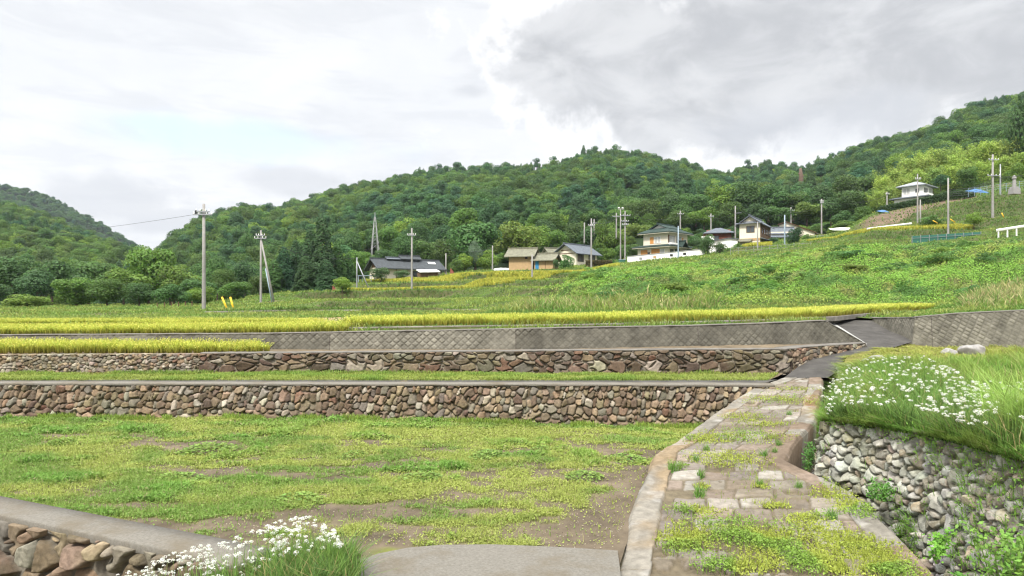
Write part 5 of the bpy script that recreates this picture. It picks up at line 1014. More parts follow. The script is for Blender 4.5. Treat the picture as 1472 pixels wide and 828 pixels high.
hh = hh * (.55 + .75 * rag); c = np.where((r.random(n) < .07)[:, None], np.array((.22, .19, .09)), c); ln = r.normal(size=(n, 2)) * (.05 + hh * .3)[:, None]; ln[:, 0] -= .05 * sst(d, 7, 9) + .2 * rag * np.exp(-off / .3) * sst(d, 6.5, 10); ln[:, 0] -= 0 * .13 * np.exp(-off / .3) * sst(d, 6.5, 10)
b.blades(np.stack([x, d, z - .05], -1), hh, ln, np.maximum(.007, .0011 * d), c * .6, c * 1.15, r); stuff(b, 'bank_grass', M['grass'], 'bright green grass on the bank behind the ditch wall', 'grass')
# garlic chives
def chive(name, tops, label, seed, nleaf, leafbox, groundf):
    r = np.random.default_rng(seed); root = empty(name, tuple(np.mean([t[:3] for t in tops], 0) - np.array((0, 0, .5))), 0, label, 'flowers'); org = np.array(root.location)
    T = np.array([t[:3] for t in tops]); n = len(T); st = Bag()
    by = T[:, 1] + r.normal(size=n) * .05; bx_ = T[:, 0] + r.normal(size=n) * .05; bx_ = np.where(bx_ > 3, np.maximum(bx_, dwx(by) + .16), bx_); bz_ = groundf(bx_, by); base = np.stack([bx_, by, bz_], -1)
    st.blades(base - org, T[:, 2] - bz_ - .01, T[:, :2] - base[:, :2], .009, (.09, .17, .035), (.14, .22, .05), r, .3)
    lx, ly = leafbox(r, nleaf); lz = groundf(lx, ly); hh = r.uniform(.16, .46, nleaf); c = shade((.082, .142, .033), r, nleaf, .4); dry_ = r.random(nleaf) < .08; c = np.where(dry_[:, None], np.array((.24, .20, .09)), c)
    st.blades(np.stack([lx, ly, lz - .03], -1) - org, hh, r.normal(size=(nleaf, 2)) * .15, r.uniform(.006, .015, nleaf), c * .55, c * 1.1, r, .75); put('leaves', st.mesh('leaves'), M['grass'], root)
    nf = 30; fl = Bag(); dv = nrmz(r.normal(size=(n * nf, 3)) + np.array((0, 0, .75))); rad = np.repeat(np.array([t[3] for t in tops]), nf)
    pos = np.repeat(T - org, nf, 0) + dv * rad[:, None] * np.array((1, 1, .62)) * r.uniform(.7, 1.05, (n * nf, 1)); fl.leaves(pos, nrmz(dv + r.normal(size=(n * nf, 3)) * .4), .55 * rad * r.uniform(.7, 1.2, n * nf), .42 * rad, shade((.66, .67, .60), r, n * nf, .12), r)
    o = put('flower_heads', fl.mesh('flower_heads'), M['petal'], root); o['kind'] = 'stuff'; return root
def bank_top(x, d):
    ex = dwx(d) + .12; be = sst(x - ex - .12, 0, .9); return dwt(d) * (1 - be) + np.minimum(bankz(x, d), 1.16 + .4 * sst(d, 12, 4)) * be
rc = np.random.default_rng(191); tops = []
dsrch = np.linspace(6.0, 16.2, 260)
def on_bank(px, py, hgt):
    x = (px - CX) / F * dsrch; zt_ = zat(py, dsrch); ok = (x > dwx(dsrch) + .0) & (zt_ <= bank_top(x, dsrch) + hgt)
    if not ok.any(): return None
    i = int(np.argmax(ok)); return float(x[i]), float(dsrch[i]), float(zt_[i])
while len(tops) < 360:
    px = rc.uniform(1180, 1440); lo = np.interp(px, [1180, 1220, 1250, 1330, 1380, 1440], [556, 530, 514, 512, 536, 566]); hi = np.interp(px, [1180, 1220, 1300, 1400, 1440], [598, 584, 580, 612, 606]); py = lo + (hi - lo) * rc.random() ** 1.5
    q = on_bank(px, py, rc.uniform(.24, .5))
    if q is None or (px > 1385 and rc.random() < .4): continue
    tops.append(q + (rc.uniform(.015, .034),))
def lbox(r, n):
    i = r.integers(0, len(tops), n); T = np.array(tops)[i]; y_ = T[:, 1] + r.normal(size=n) * .14; return np.maximum(T[:, 0] + r.normal(size=n) * .14, dwx(y_) + .16 + .1 * r.random(n)), y_
chive('garlic_chives', tops, 'wide drift of white flowering garlic chives on the bank above the ditch', 192, 9000, lbox, lambda x, y: bank_top(x, y) - .05)
tops_b = []
for _ in range(4000):
    if len(tops_b) >= 130: break
    px = rc.uniform(1350, 1482); py = rc.uniform(548, 655); q = on_bank(px, py, rc.uniform(.3, .42))
    if q is None: continue
    
    if q[0] < dwx(q[1]) + .16: continue
    tops_b.append(q + (rc.uniform(.015, .027),))
def lbox2(r, n):
    T = np.array(tops_b)[r.integers(0, len(tops_b), n)]; y_ = T[:, 1] + r.normal(size=n) * .12; return np.maximum(T[:, 0] + r.normal(size=n) * .12, dwx(y_) + .3), y_
chive('garlic_chives', tops_b, 'scattered smaller white chive flowers near the tall grass at the right edge', 193, 1800, lbox2, lambda x, y: bank_top(x, y) - .05)
def verge_z(x): return -.95 + .93 * sst(x, -4.4, -1.7) - .03
tops_l = []
while len(tops_l) < 340:
    px = rc.uniform(165, 492); lo = np.interp(px, [165, 200, 250, 330, 400, 440, 480, 492], [828, 815, 793, 776, 748, 740, 762, 780]); py = lo + rc.random() ** 1.2 * np.interp(px, [165, 330, 440, 492], [40, 62, 52, 20]); d = rc.uniform(5.75, 6.15)
    tops_l.append(((px - CX) / F * d, d, zat(py, d), rc.uniform(.014, .029)))
def lbox3(r, n):
    d = r.uniform(5.5, 6.3, n); px = np.where(r.random(n) < .6, r.uniform(380, 512, n), r.uniform(200, 500, n)); return (px - CX) / F * d, d
o = chive('garlic_chives', tops_l, 'near clump of white flowering garlic chives at the end of the capped wall', 194, 4200, lbox3, lambda x, y: verge_z(x) + .0 * y + np.where(x > -2.5, .05, .12))
# tall arching grass on the right, and the leafy plants at the lower right
def clump(name, px, d, zb, n, h, spread, wd, col, label, cat, seed, lean=.5):
    r = np.random.default_rng(seed); b = Bag(); th = r.uniform(0, 6.28, n); l = np.abs(r.normal(size=n)) * lean + .1; hv = h * r.uniform(.55, 1.1, n)
    b.blades(r.normal(size=(n, 3)) * np.array((spread, spread, 0)), hv, np.stack([np.cos(th), np.sin(th)], -1) * (l * hv)[:, None], wd, np.array(col) * .7 * np.ones((n, 1)), shade(col, r, n, .2) * 1.25, r, .85)
    o = put(name, b.mesh(name), M['grass']); o.location = ((px - CX) / F * d, d, zb); return props(o, label, cat)
clump('tall_grass', 1472, 6.7, 1.04, 300, .85, .13, .012, (.15, .225, .05), 'long bright arching grass cut by the right edge above the rubble wall', 'grass clump', 6, .8)
clump('tall_grass', 1448, 7.8, 1.0, 220, .70, .12, .012, (.16, .24, .05), 'tall upright grass clump among the small white flowers by the right edge', 'grass clump', 1, .7)
clump('tall_grass', 1440, 8.3, 1.0, 160, .5, .12, .012, (.14, .27, .035), 'lower grass clump left of the tall arching one, among the white flowers', 'grass clump', 2, .6)
clump('tall_grass', 485, 5.95, -.02, 240, .46, .09, .011, (.095, .165, .034), 'bright upright grass clump at the right side of the near white flowers', 'grass clump', 3, .35)
def leafy(name, px, d, zb, n, sx, sz_, leaf, col, label, seed, cat='plant', sy=None):
    r = np.random.default_rng(seed); b = Bag(); root_n = max(5, n // 60); sy = sy or sx; stx = r.normal(size=(root_n, 2)) * np.array((sx, sy)) * .55; hts = sz_ * r.uniform(.5, 1, root_n)
    i = r.integers(0, root_n, n); t = r.uniform(.1, 1, n); pos = np.stack([stx[i, 0] * (.5 + .5 * t) + r.normal(size=n) * sx * .2, stx[i, 1] * (.5 + .5 * t) + r.normal(size=n) * sy * .2, hts[i] * t], -1)
    b.leaves(pos, nrmz(r.normal(size=(n, 3)) * .5 + np.array((-.1, -.45, .8))), leaf * r.uniform(.6, 1.3, n), leaf * .55, shade(col, r, n, .3), r)
    b.blades(np.stack([stx[:, 0] * .5, stx[:, 1] * .5, np.zeros(root_n)], -1), hts, stx * .5, .012, (.10, .15, .04), (.12, .2, .04), r, .3)
    o = put(name, b.mesh(name), M['grass']); o.location = ((px - CX) / F * d, d, zb); return props(o, label, cat)
leafy('leafy_plant', 1462, 5.95, -.05, 760, .27, .70, .052, (.10, .19, .034), 'broad leaved green plant with pale tips at the lower right corner', 21)
leafy('leafy_plant', 1418, 6.15, -.45, 300, .16, .36, .045, (.11, .19, .034), 'lower leafy plant at the foot of the rubble wall, right corner', 22)
leafy('leafy_plant', 1375, 6.55, -.4, 320, .2, .36, .05, (.075, .18, .03), 'small leafed plant deep in the ditch near the right corner', 23)
leafy('wall_plant', 1262, 8.35, .05, 420, .18, .34, .04, (.07, .16, .03), 'bushy green plant growing in the middle of the rubble wall', 24)
leafy('wall_plant', 1160, 10.2, -.05, 340, .12, .5, .045, (.06, .14, .03), 'dark green weed at the far end of the ditch', 25)
leafy('wall_plant', 1345, 7.1, -.2, 300, .16, .34, .05, (.10, .22, .03), 'green weed low on the rubble wall above the ditch', 26)
leafy('leafy_plant', 20, 6.9, -.9, 420, .34, .55, .055, (.15, .235, .05), 'pale green leafy weed in front of the capped wall at the left edge', 27)
leafy('leafy_plant', 110, 6.2, -.92, 260, .25, .40, .05, (.12, .22, .04), 'low green weed at the foot of the capped wall', 28)
# grass hanging in the joints of the rubble wall
r = np.random.default_rng(195); b = Bag(); n = 17000; d = np.exp(r.uniform(np.log(5.4), np.log(12.5), n)); t = r.random(n); den = fbm(d * 1.6, t * 2.2, 3, 196); ok = r.random(n) < (sst(den, .5, .66) + .9 * sst(t, .86, 1)) * (.35 + .65 * sst(d, 7, 9)); d, t = d[ok], t[ok]; n = len(d)
zb = pathz(d) - .78; z = zb + (dwt(d) - zb) * t; x = dwx(d) + .16 * (z - zb) - .10; ln = r.normal(size=(n, 2)) * .06; ln[:, 0] -= .08
b.blades(np.stack([x, d, z], -1), r.uniform(-.05, .14, n) + .03, ln, .009, shade((.11, .205, .035), r, n, .3), None, r)
k = r.random(n) < .5; nk = k.sum(); b.leaves(np.stack([x[k] - .03, d[k], z[k] + r.normal(size=nk) * .05], -1), nrmz(r.normal(size=(nk, 3)) * .6 + np.array((-.6, -.3, .4))), .032, .02, shade((.11, .195, .035), r, nk, .3), r)
stuff(b, 'wall_weeds', M['grass'], 'grass and small weeds rooted in the joints of the rubble wall', 'weeds')
# ================================================================== BUILDINGS
def gable(mb, x0, x1, y0, y1, z, rise, oh=.6, th=.14, axis='x', og=None):
    """two sloping slabs; ridge along axis; oh eaves overhang, og gable overhang"""
    og = oh if og is None else og
    if axis == 'x':
        yc = (y0 + y1) / 2; sl_ = rise / (yc - y0); zd = z - oh * sl_
        for ya in (y0 - oh, y1 + oh): mb.prism([(x0 - og, ya, zd), (x0 - og, yc, z + rise), (x0 - og, yc, z + rise + th), (x0 - og, ya, zd + th)], (x1 - x0 + 2 * og, 0, 0))
        mb.box(x0 - og - .04, x1 + og + .04, yc - .16, yc + .16, z + rise + th * .6, z + rise + th + .22)
    else:
        xc = (x0 + x1) / 2; sl_ = rise / (xc - x0); zd = z - oh * sl_
        for xa in (x0 - oh, x1 + oh): mb.prism([(xa, y0 - og, zd), (xc, y0 - og, z + rise), (xc, y0 - og, z + rise + th), (xa, y0 - og, zd + th)], (0, y1 - y0 + 2 * og, 0))
        mb.box(xc - .16, xc + .16, y0 - og - .04, y1 + og + .04, z + rise + th * .6, z + rise + th + .22)
def gable_wall(mb, x0, x1, y0, y1, zb, z, rise, axis='x'):
    if axis == 'x':
        yc = (y0 + y1) / 2; mb.prism([(x0, y0, zb), (x0, y1, zb), (x0, y1, z), (x0, yc, z + rise - .02), (x0, y0, z)], (x1 - x0, 0, 0))
    else:
        xc = (x0 + x1) / 2; mb.prism([(x0, y0, zb), (x1, y0, zb), (x1, y0, z), (xc, y0, z + rise - .02), (x0, y0, z)], (0, y1 - y0, 0))
def hip(mb, x0, x1, y0, y1, z, rise, oh=.8, th=.16, top=None):
    """hip roof solid; top = fraction of the height where it is cut off flat (for a gablet above)"""
    a0, a1, b0, b1 = x0 - oh, x1 + oh, y0 - oh, y1 + oh; t = top or 1.0; half = min(a1 - a0, b1 - b0) / 2; k = half * t
    if (a1 - a0) >= (b1 - b0): p = (a0 + k, a1 - k, b0 + k if top else (b0 + b1) / 2 - .12, b1 - k if top else (b0 + b1) / 2 + .12)
    else: p = (a0 + k if top else (a0 + a1) / 2 - .12, a1 - k if top else (a0 + a1) / 2 + .12, b0 + k, b1 - k)
    c0, c1, e0, e1 = p; zt_ = z + th + rise * t
    mb.poly([(a0, b0, z), (a1, b0, z), (a1, b1, z), (a0, b1, z), (a0, b0, z + th), (a1, b0, z + th), (a1, b1, z + th), (a0, b1, z + th), (c0, e0, zt_), (c1, e0, zt_), (c1, e1, zt_), (c0, e1, zt_)],
            [(0, 3, 2, 1), (0, 1, 5, 4), (1, 2, 6, 5), (2, 3, 7, 6), (3, 0, 4, 7), (4, 5, 9, 8), (5, 6, 10, 9), (6, 7, 11, 10), (7, 4, 8, 11), (8, 9, 10, 11)])
    for i, j in ((4, 8), (5, 9), (6, 10), (7, 11)):
        v = mb.v[-12:]; mb_pts = (v[i], v[j]); HR.append(mb_pts)
    return p, zt_
HR = []
def window(root, face, u, z, w, h, fixed, glass='glass', frame='steel', mull=1, name='window'):
    """face 'f' (plane y=fixed, looking -y), 'l' (x=fixed, looking -x), 'r' (+x); u centre along the face"""
    def bx(mb, u0, u1, z0, z1, a, b):
        if face == 'f': mb.box(u0, u1, fixed - b, fixed - a, z0, z1)
        elif face == 'l': mb.box(fixed - b, fixed - a, u0, u1, z0, z1)
        else: mb.box(fixed + a, fixed + b, u0, u1, z0, z1)
    t = .07; fr = MB(); bx(fr, u - w / 2 - t, u + w / 2 + t, z - t, z, 0, .07); bx(fr, u - w / 2 - t, u + w / 2 + t, z + h, z + h + t, 0, .07)
    bx(fr, u - w / 2 - t, u - w / 2, z, z + h, 0, .07); bx(fr, u + w / 2, u + w / 2 + t, z, z + h, 0, .07)
    for i in range(mull): c = u - w / 2 + w * (i + 1) / (mull + 1); bx(fr, c - .03, c + .03, z, z + h, 0, .06)
    f = fr.build(name, M[frame], root); g = MB(); bx(g, u - w / 2, u + w / 2, z, z + h, 0, .03); g.build('pane', M[glass], f); return f
def panel(root, face, u, z, w, h, fixed, m, name, th=.05):
    mb = MB()
    if face == 'f': mb.box(u - w / 2, u + w / 2, fixed - th, fixed, z, z + h)
    elif face == 'l': mb.box(fixed - th, fixed, u - w / 2, u + w / 2, z, z + h)
    else: mb.box(fixed, fixed + th, u - w / 2, u + w / 2, z, z + h)
    return mb.build(name, M[m], root)
def at(px, py, d): return ((px - CX) / F * d, d, zat(py, d))
sc_ = lambda px, d: px / F * d
# ---- old farmhouse with black roof
t = empty('farmhouse', at(546, 404, 127), R(29), 'old farmhouse with a long black tiled roof and raised smoke vent, behind the cedars', 'house')
w = MB(); gable_wall(w, 0, 12.6, 0, 6.5, -2, 2.65, 1.5); wl = w.build('wall', M['cream'], t)
for x in (0, 3.2, 6.3, 9.4, 12.5): panel(t, 'f', x + .05, 0, .14, 2.4, -.002, 'brownwood', 'post', .05)
for z_ in (1.25, 2.3): panel(t, 'l', 3.25, z_, 6.5, .14, -.002, 'brownwood', 'beam')
panel(t, 'l', 3.25, 2.75, 3.6, .9, -.003, 'brownwood', 'gable_boards', .03)
window(t, 'l', 1.8, 1.0, .9, 1.0, 0, 'glass', 'dark'); window(t, 'f', 7.9, .3, 2.4, 1.7, 0, 'glass', 'brownwood', 3); window(t, 'f', 11, .5, 1.6, 1.3, 0, 'glass', 'brownwood', 1)
m = MB(); gable(m, 0, 12.6, 0, 6.5, 2.7, 1.55, .9, .2); rf = m.build('roof', M['tile_dark'], t)
m = MB(); gable(m, 5.2, 9.0, 2.3, 4.2, 4.6, .5, .3, .1); m.box(5.2, 9.0, 2.35, 4.15, 4.0, 4.62); m.build('smoke_vent', M['tile_dark'], rf)
m = MB(); gable(m, 2.4, 5.6, 2.5, 4.0, 4.45, .22, .2, .08); m.build('ridge_cover', M['tile_grey'], rf)
m = MB(); sl = 1.55 / 3.25; m.prism([(10.6, 1.5, 2.7 + 1.5 * sl + .23), (12.1, 1.5, 2.7 + 1.5 * sl + .23), (12.1, 2.3, 2.7 + 2.3 * sl + .23), (10.6, 2.3, 2.7 + 2.3 * sl + .23)], (0, 0, .05)); m.build('skylight', M['white'], rf)
t = empty('lean_to', at(604, 398, 124), R(22), 'pale low lean-to roof against the right end of the old farmhouse', 'shed')
m = MB(); m.box(0, 3.4, 0, 2.2, -1.5, .85); m.build('wall', M['brownwood'], t); m = MB(); m.prism([(-.2, -.5, .8), (3.7, -.5, .95), (3.7, 2.3, 1.5), (-.2, 2.3, 1.35)], (0, 0, .1)); m.build('roof', M['white'], t)
t = empty('lean_to', at(516, 409, 121), R(-10), 'blue grey flat carport roof left of the old farmhouse', 'shed')
m = MB(); m.box(-.1, 2.5, -.3, 1.6, 1.55, 1.66); m.build('roof', M['bluepole'], t)
for x, y in ((0, -.2), (2.4, -.2), (0, 1.5), (2.4, 1.5)): MB().bar((x, y, -1), (x, y, 1.6), .09).build('post', M['bluepole'], t)
# ---- tan sheds
t = empty('mud_shed', at(731.5, 388.5, 124), R(-16), 'larger tan mud walled shed with a mossy grey roof', 'shed')
w = MB(); gable_wall(w, 0, 4.3, 0, 4.2, -1.5, 2.75, 1.15); w.build('wall', M['tan'], t)
m = MB(); gable(m, 0, 4.3, 0, 4.2, 2.8, 1.2, .75, .14); m.build('roof', M['tile_olive'], t); window(t, 'f', 3.35, 2.1, .35, .4, 0, 'dark', 'brownwood', 0, 'vent_window')
t = empty('mud_shed', at(768, 388.5, 122.5), R(-22), 'smaller tan mud walled shed with a blue door, right of the larger one', 'shed')
w = MB(); gable_wall(w, 0, 3.6, 0, 3.2, -1.5, 1.95, .9); w.build('wall', M['tan'], t)
m = MB(); gable(m, 0, 3.6, 0, 3.2, 2.0, .95, .6, .13); m.build('roof', M['tile_olive'], t)
dr = panel(t, 'f', .55, .05, .65, 1.7, 0, 'blue', 'door', .06); m = MB(); m.box(.76, .80, -.1, -.06, .85, .98); m.build('handle', M['dark'], dr)
panel(t, 'f', 2.15, -.2, .07, 2.1, 0, 'brownwood', 'post', .04)
# ---- house with blue-grey roof
t = empty('house', at(828, 380, 139), R(48), 'one storey house with a blue grey tiled roof and white gable', 'house')
w = MB(); gable_wall(w, 0, 7.6, 0, 5.2, -2, 2.6, 1.6); w.build('wall', M['cream'], t)
m = MB(); gable(m, 0, 7.6, 0, 5.2, 2.65, 1.65, .85, .16); m.build('roof', M['tile_grey'], t)
for z_ in (2.3, 3.0): panel(t, 'l', 2.6, z_, 5.0 if z_ < 2.5 else 2.6, .16, -.003, 'brownwood', 'beam')
window(t, 'f', 1.6, .7, 2.0, 1.6, 0, 'glass', 'dark', 2); window(t, 'f', 5.6, .7, 2.2, 1.5, 0, 'glass', 'dark', 2)
t = empty('house', at(792, 380, 146), R(30), 'low roof of the annex between the tan sheds and the blue roofed house', 'house')
w = MB(); gable_wall(w, 0, 3.6, 0, 3.4, -1.5, 2.2, 1.2); w.build('wall', M['cream'], t); m = MB(); gable(m, 0, 3.6, 0, 3.4, 2.25, 1.3, .6, .14); m.build('roof', M['tile_olive'], t)
# ---- the white two storey house: near corner at px 959
D = 140; t = empty('white_house', at(961, 373, D), R(44), 'white two storey house with dark green tiled roofs and orange shutters', 'house')
lw, ld = 8.4, 7.8          # along +x (right face) and along +y (left face) from the near corner
w = MB(); w.box(0, lw, 0, ld, -2.5, 3.0); w.box(.45, lw - .3, .45, ld - 1.2, 3.0, 5.9); w.build('wall', M['cream'], t)
m = MB(); hip(m, 0, lw, 0, ld, 2.75, 1.35, .95, .2, .42); low = m.build('lower_roof', M['tile_green'], t)
m = MB(); gable(m, 3.6, 5.6, -1.0, 1.5, 3.0, .95, .3, .12, 'y'); m.build('porch_gable', M['tile_green'], low)
HR.clear(); m = MB(); p, zt = hip(m, .45, lw - .3, .45, ld - 1.2, 5.75, 1.9, 1.0, .2, .52); up = m.build('upper_roof', M['tile_green'], t)
m = MB(); yc = (p[2] + p[3]) / 2; gable(m, p[0] - .1, p[1] + .1, p[2], p[3], zt - .05, .85, .3, .16, 'y' if False else 'x'); 
m.build('gable_roof', M['tile_green'], up)
m = MB(); gable_wall(m, p[0] + .25, p[1] - .25, p[2] + .1, p[3] - .1, zt - .1, zt - .05, .8); m.build('gable_wall', M['white'], up)
for z_, (x0, x1, y0, y1) in ((2.62, (-.9, lw + .9, -.9, ld + .9)), (5.62, (-.5, lw + .65, -.5, ld - .25))):
    f = MB(); f.box(x0, x1, y0, y0 + .1, z_, z_ + .16); f.box(x0, x0 + .1, y0 + .1, y1, z_, z_ + .16); f.build('fascia', M['cream'], t)
window(t, 'l', 3.0, 3.7, 1.5, 1.2, .45, 'curtain', 'white', 1); panel(t, 'l', 4.45, 3.6, .9, 1.4, .45, 'orangewood', 'shutter'); 
window(t, 'l', 1.5, .5, 1.0, 1.7, 0, 'curtain', 'white', 0); panel(t, 'l', 3.2, .2, 2.1, 2.2, 0, 'orangewood', 'shutter'); window(t, 'l', 4.9, .6, .5, 1.1, 0, 'glass', 'brownwood', 0); panel(t, 'l', 6.1, .1, 1.7, 2.2, 0, 'orangewood', 'shutter')
window(t, 'f', 1.9, 3.75, 2.0, 1.3, .45, 'curtain', 'steel', 3); window(t, 'f', 4.6, 3.75, 1.7, 1.3, .45, 'curtain', 'steel', 3); panel(t, 'f', .75, 3.5, .5, 1.8, .45, 'brownwood', 'shutter_box')
m = MB(); m.box(.6, 3.2, -.35, .44, 3.25, 3.62); m.build('balcony', M['white'], t); panel(t, 'f', 6.2, 3.5, .5, 1.5, .45, 'orangewood', 'shutter')
window(t, 'f', 1.2, .6, 1.2, 1.6, 0, 'glass', 'brownwood', 1); window(t, 'f', 3.3, .3, 1.9, 2.0, 0, 'glass', 'dark', 1, 'entrance_door'); window(t, 'f', 5.9, .7, 1.4, 1.3, 0, 'glass', 'brownwood', 1)
# boundary wall of the white house
A = np.array(at(902, 378.5, 128)); B = np.array(at(1013.5, 366.5, 128.5)); L_ = float(np.hypot(*(B - A)[:2]))
t = empty('boundary_wall', A, math.atan2(B[1] - A[1], B[0] - A[0]), 'white plastered garden wall with small square openings before the white house', 'garden wall'); sl = (B[2] - A[2]) / L_
m = MB(); m.prism([(0, 0, -1.0), (L_, 0, sl * L_ - 1.0), (L_, 0, sl * L_ + 1.15), (0, 0, 1.25)], (0, .25, 0)); m.build('wall', M['white'], t)
m = MB(); m.prism([(-.08, -.08, 1.25), (L_ + .08, -.08, sl * L_ + 1.15), (L_ + .08, -.08, sl * L_ + 1.25), (-.08, -.08, 1.35)], (0, .42, 0)); m.build('coping', mat('grey_coping', (.28, .28, .29), .8), t)
m = MB(); m.box(L_ - .26, L_ - .001, .251, 2.6, sl * L_ - .8, sl * L_ + 1.18); m.build('return_wall', M['white'], t)
for fx, mm in ((.17, 'steel'), (.35, 'tan'), (.565, 'dark'), (.735, 'dark')): m = MB(); x = fx * L_; m.box(x - .28, x + .28, -.03, 0, sl * x + .42, sl * x + .86); m.build('opening', M[mm], t)
m = MB(); m.prism([(-.2, -.35, -1.6), (L_, -.35, sl * L_ - 1.6), (L_, -.35, sl * L_ - .05), (-.2, -.35, -.03)], (0, .3, 0)); m.build('plinth', M['conc_grey'], t)
t = empty('blue_sheeting', at(890, 379, 131), R(8), 'small green sheeted crate at the left end of the white boundary wall', 'crate'); m = MB(); m.box(0, 1.4, 0, .8, -.6, .75); m.build('box', M['net'], t); m = MB(); m.box(-.04, 1.44, -.04, .84, .75, .84); m.build('lid', M['bluepole'], t); t.name = 'sheeted_crate'
# ---- dark red-brown house
t = empty('house', at(1016, 346, 149), R(-14), 'dark red brown house with a grey roof behind the small white storehouse', 'house')
w = MB(); gable_wall(w, 0, 5.2, 0, 4.2, -2.5, 1.6, 1.0); w.build('wall', M['redwood'], t); m = MB(); hip(m, 0, 5.2, 0, 4.2, 1.55, 1.3, .75, .15); m.build('roof', M['tile_grey'], t)
m = MB(); m.box(-.7, .05, -.3, 1, -1.5, 1.7); m.build('porch', M['brownwood'], t); window(t, 'f', 1.5, -.3, 2.0, 1.3, 0, 'glass', 'dark', 1); panel(t, 'f', 3.9, -.4, 1.8, 1.2, 0, 'redwood', 'shutter')
m = MB(); gable(m, -.9, 1.3, -1.3, -.1, 0.1, .5, .2, .08); m.build('white_canopy', M['white'], t)
# ---- small white storehouse
t = empty('storehouse', at(1020, 361, 137), R(-10), 'small white storehouse with a thin flat sloping roof', 'shed')
w = MB(); w.prism([(0, 0, -1.5), (5.5, 0, -1.5), (5.5, 0, 2.35), (3.8, 0, 2.55), (0, 0, 1.9)], (0, 3.4, 0)); w.build('wall', M['white'], t)
m = MB(); m.prism([(-.3, -.35, 1.87), (3.8, -.35, 2.57), (3.8, -.35, 2.68), (-.3, -.35, 1.98)], (0, 4.1, 0)); m.prism([(3.8, -.35, 2.57), (5.8, -.35, 2.33), (5.8, -.35, 2.44), (3.8, -.35, 2.68)], (0, 4.1, 0)); m.build('roof', M['tile_grey'], t)
m = MB(); m.box(.9, 2.6, -.9, -.01, -1.2, .9); m.build('annex', M['white'], t); m = MB(); m.prism([(.8, -1, .9), (2.8, -1, .9), (2.8, 0, 1.15), (.8, 0, 1.15)], (0, 0, .07)); m.build('annex_roof', M['brownwood'], t)
# ---- gabled house with brown side
t = empty('house', at(1063, 350, 138), R(-33), 'two storey house with a white gable end and long brown boarded side', 'house')
w = MB(); gable_wall(w, 0, 4.1, 0, 9.5, -2.5, 4.0, 1.35, 'y'); w.build('wall', M['cream'], t)
m = MB(); gable(m, 0, 4.1, 0, 9.5, 4.05, 1.4, .75, .16, 'y', .6); m.build('roof', M['tile_grey'], t)
panel(t, 'f', 2.05, 4.0, 2.6, .5, -.003, 'steel', 'gable_boards', .05); m = MB(); m.prism([(-.75, -.7, 3.9), (4.85, -.7, 3.9), (4.85, 0, 4.1), (-.75, 0, 4.1)], (0, 0, .12)); m.build('gable_eave', M['tile_grey'], t)
window(t, 'f', 2.2, 2.2, 1.5, 1.2, 0, 'glass', 'brownwood', 1); panel(t, 'f', 2.05, .45, 4.1, .5, -.003, 'tan', 'band', .05)
panel(t, 'r', 4.7, 1.2, 9.3, 2.7, 4.1, 'brownwood', 'boarding', .08)
for y in (1.5, 3.6, 5.7, 7.8): window(t, 'r', y, 2.0, 1.1, 1.1, 4.18, 'glass', 'brownwood', 0)
m = MB(); m.prism([(4.1, -.3, .9), (6.0, -.3, .35), (6.0, -.3, .45), (4.1, -.3, 1.0)], (0, 7.5, 0)); m.build('side_canopy', M['tile_grey'], t)
m = MB(); m.prism([(-2.2, -1.6, .15), (2.6, -1.6, .15), (2.6, -.01, .75), (-2.2, -.01, .75)], (0, 0, .12)); m.build('porch_roof', M['tile_olive'], t)
for x in (-2.0, 0.2, 2.4): MB().bar((x, -1.45, -2.2), (x, -1.45, .2), .14).build('porch_post', M['brownwood'], t)
# ---- low grey roof
t = empty('house', at(1108, 349, 147), R(-6), 'low house with two tiers of grey tiled roof behind the clipped conifer', 'house')
w = MB(); w.box(0, 5.0, 0, 4, -2, 2.4); w.build('wall', M['cream'], t); m = MB(); gable(m, 0, 5.0, .3, 4, 2.2, 1.2, .6, .14); m.build('roof', M['tile_grey'], t)
m = MB(); m.prism([(-.5, -1.4, 1.0), (5.3, -1.4, 1.0), (5.3, 0, 1.55), (-.5, 0, 1.55)], (0, 0, .13)); m.build('lower_roof', M['tile_grey'], t); window(t, 'f', 1.4, -.4, 1.6, 1.2, 0, 'glass', 'dark', 1)
# ---- long white building with one sloping roof
t = empty('long_building', at(1131, 349, 150), R(-4), 'long cream building with a single roof falling to the right', 'building')
w = MB(); w.prism([(0, 0, -2), (6.1, 0, -2), (6.1, 0, 2.25), (0, 0, 4.55)], (0, 5, 0)); w.build('wall', M['cream'], t)
m = MB(); m.prism([(-.3, -.4, 4.65), (6.4, -.4, 2.13), (6.4, -.4, 2.26), (-.3, -.4, 4.78)], (0, 5.8, 0)); m.build('roof', M['brownwood'], t)
m = MB(); m.prism([(6.1, .4, -2), (9.6, .4, -2), (9.6, .4, 1.2), (6.1, .4, 2.1)], (0, 4, 0)); m.build('lean_to_wall', M['tan'], t); m = MB(); m.prism([(6.12, .0, 2.15), (9.9, .0, 1.15), (9.9, .0, 1.27), (6.12, .0, 2.27)], (0, 4.6, 0)); m.build('lean_to_roof', M['tile_olive'], t)
window(t, 'f', 7.0, .9, .5, .5, .4, 'glass', 'white', 0)
t = empty('outbuilding', at(1155, 349, 140), R(6), 'low grey roofed outbuilding with a pale gable before the long cream building', 'shed')
w = MB(); w.box(0, 4.2, 0, 3, -2, .85); w.prism([(4.2, 0, -2), (7.3, 0, -2), (7.3, 0, .55), (4.2, 0, 1.55)], (0, 3, 0)); w.build('wall', M['cream'], t)
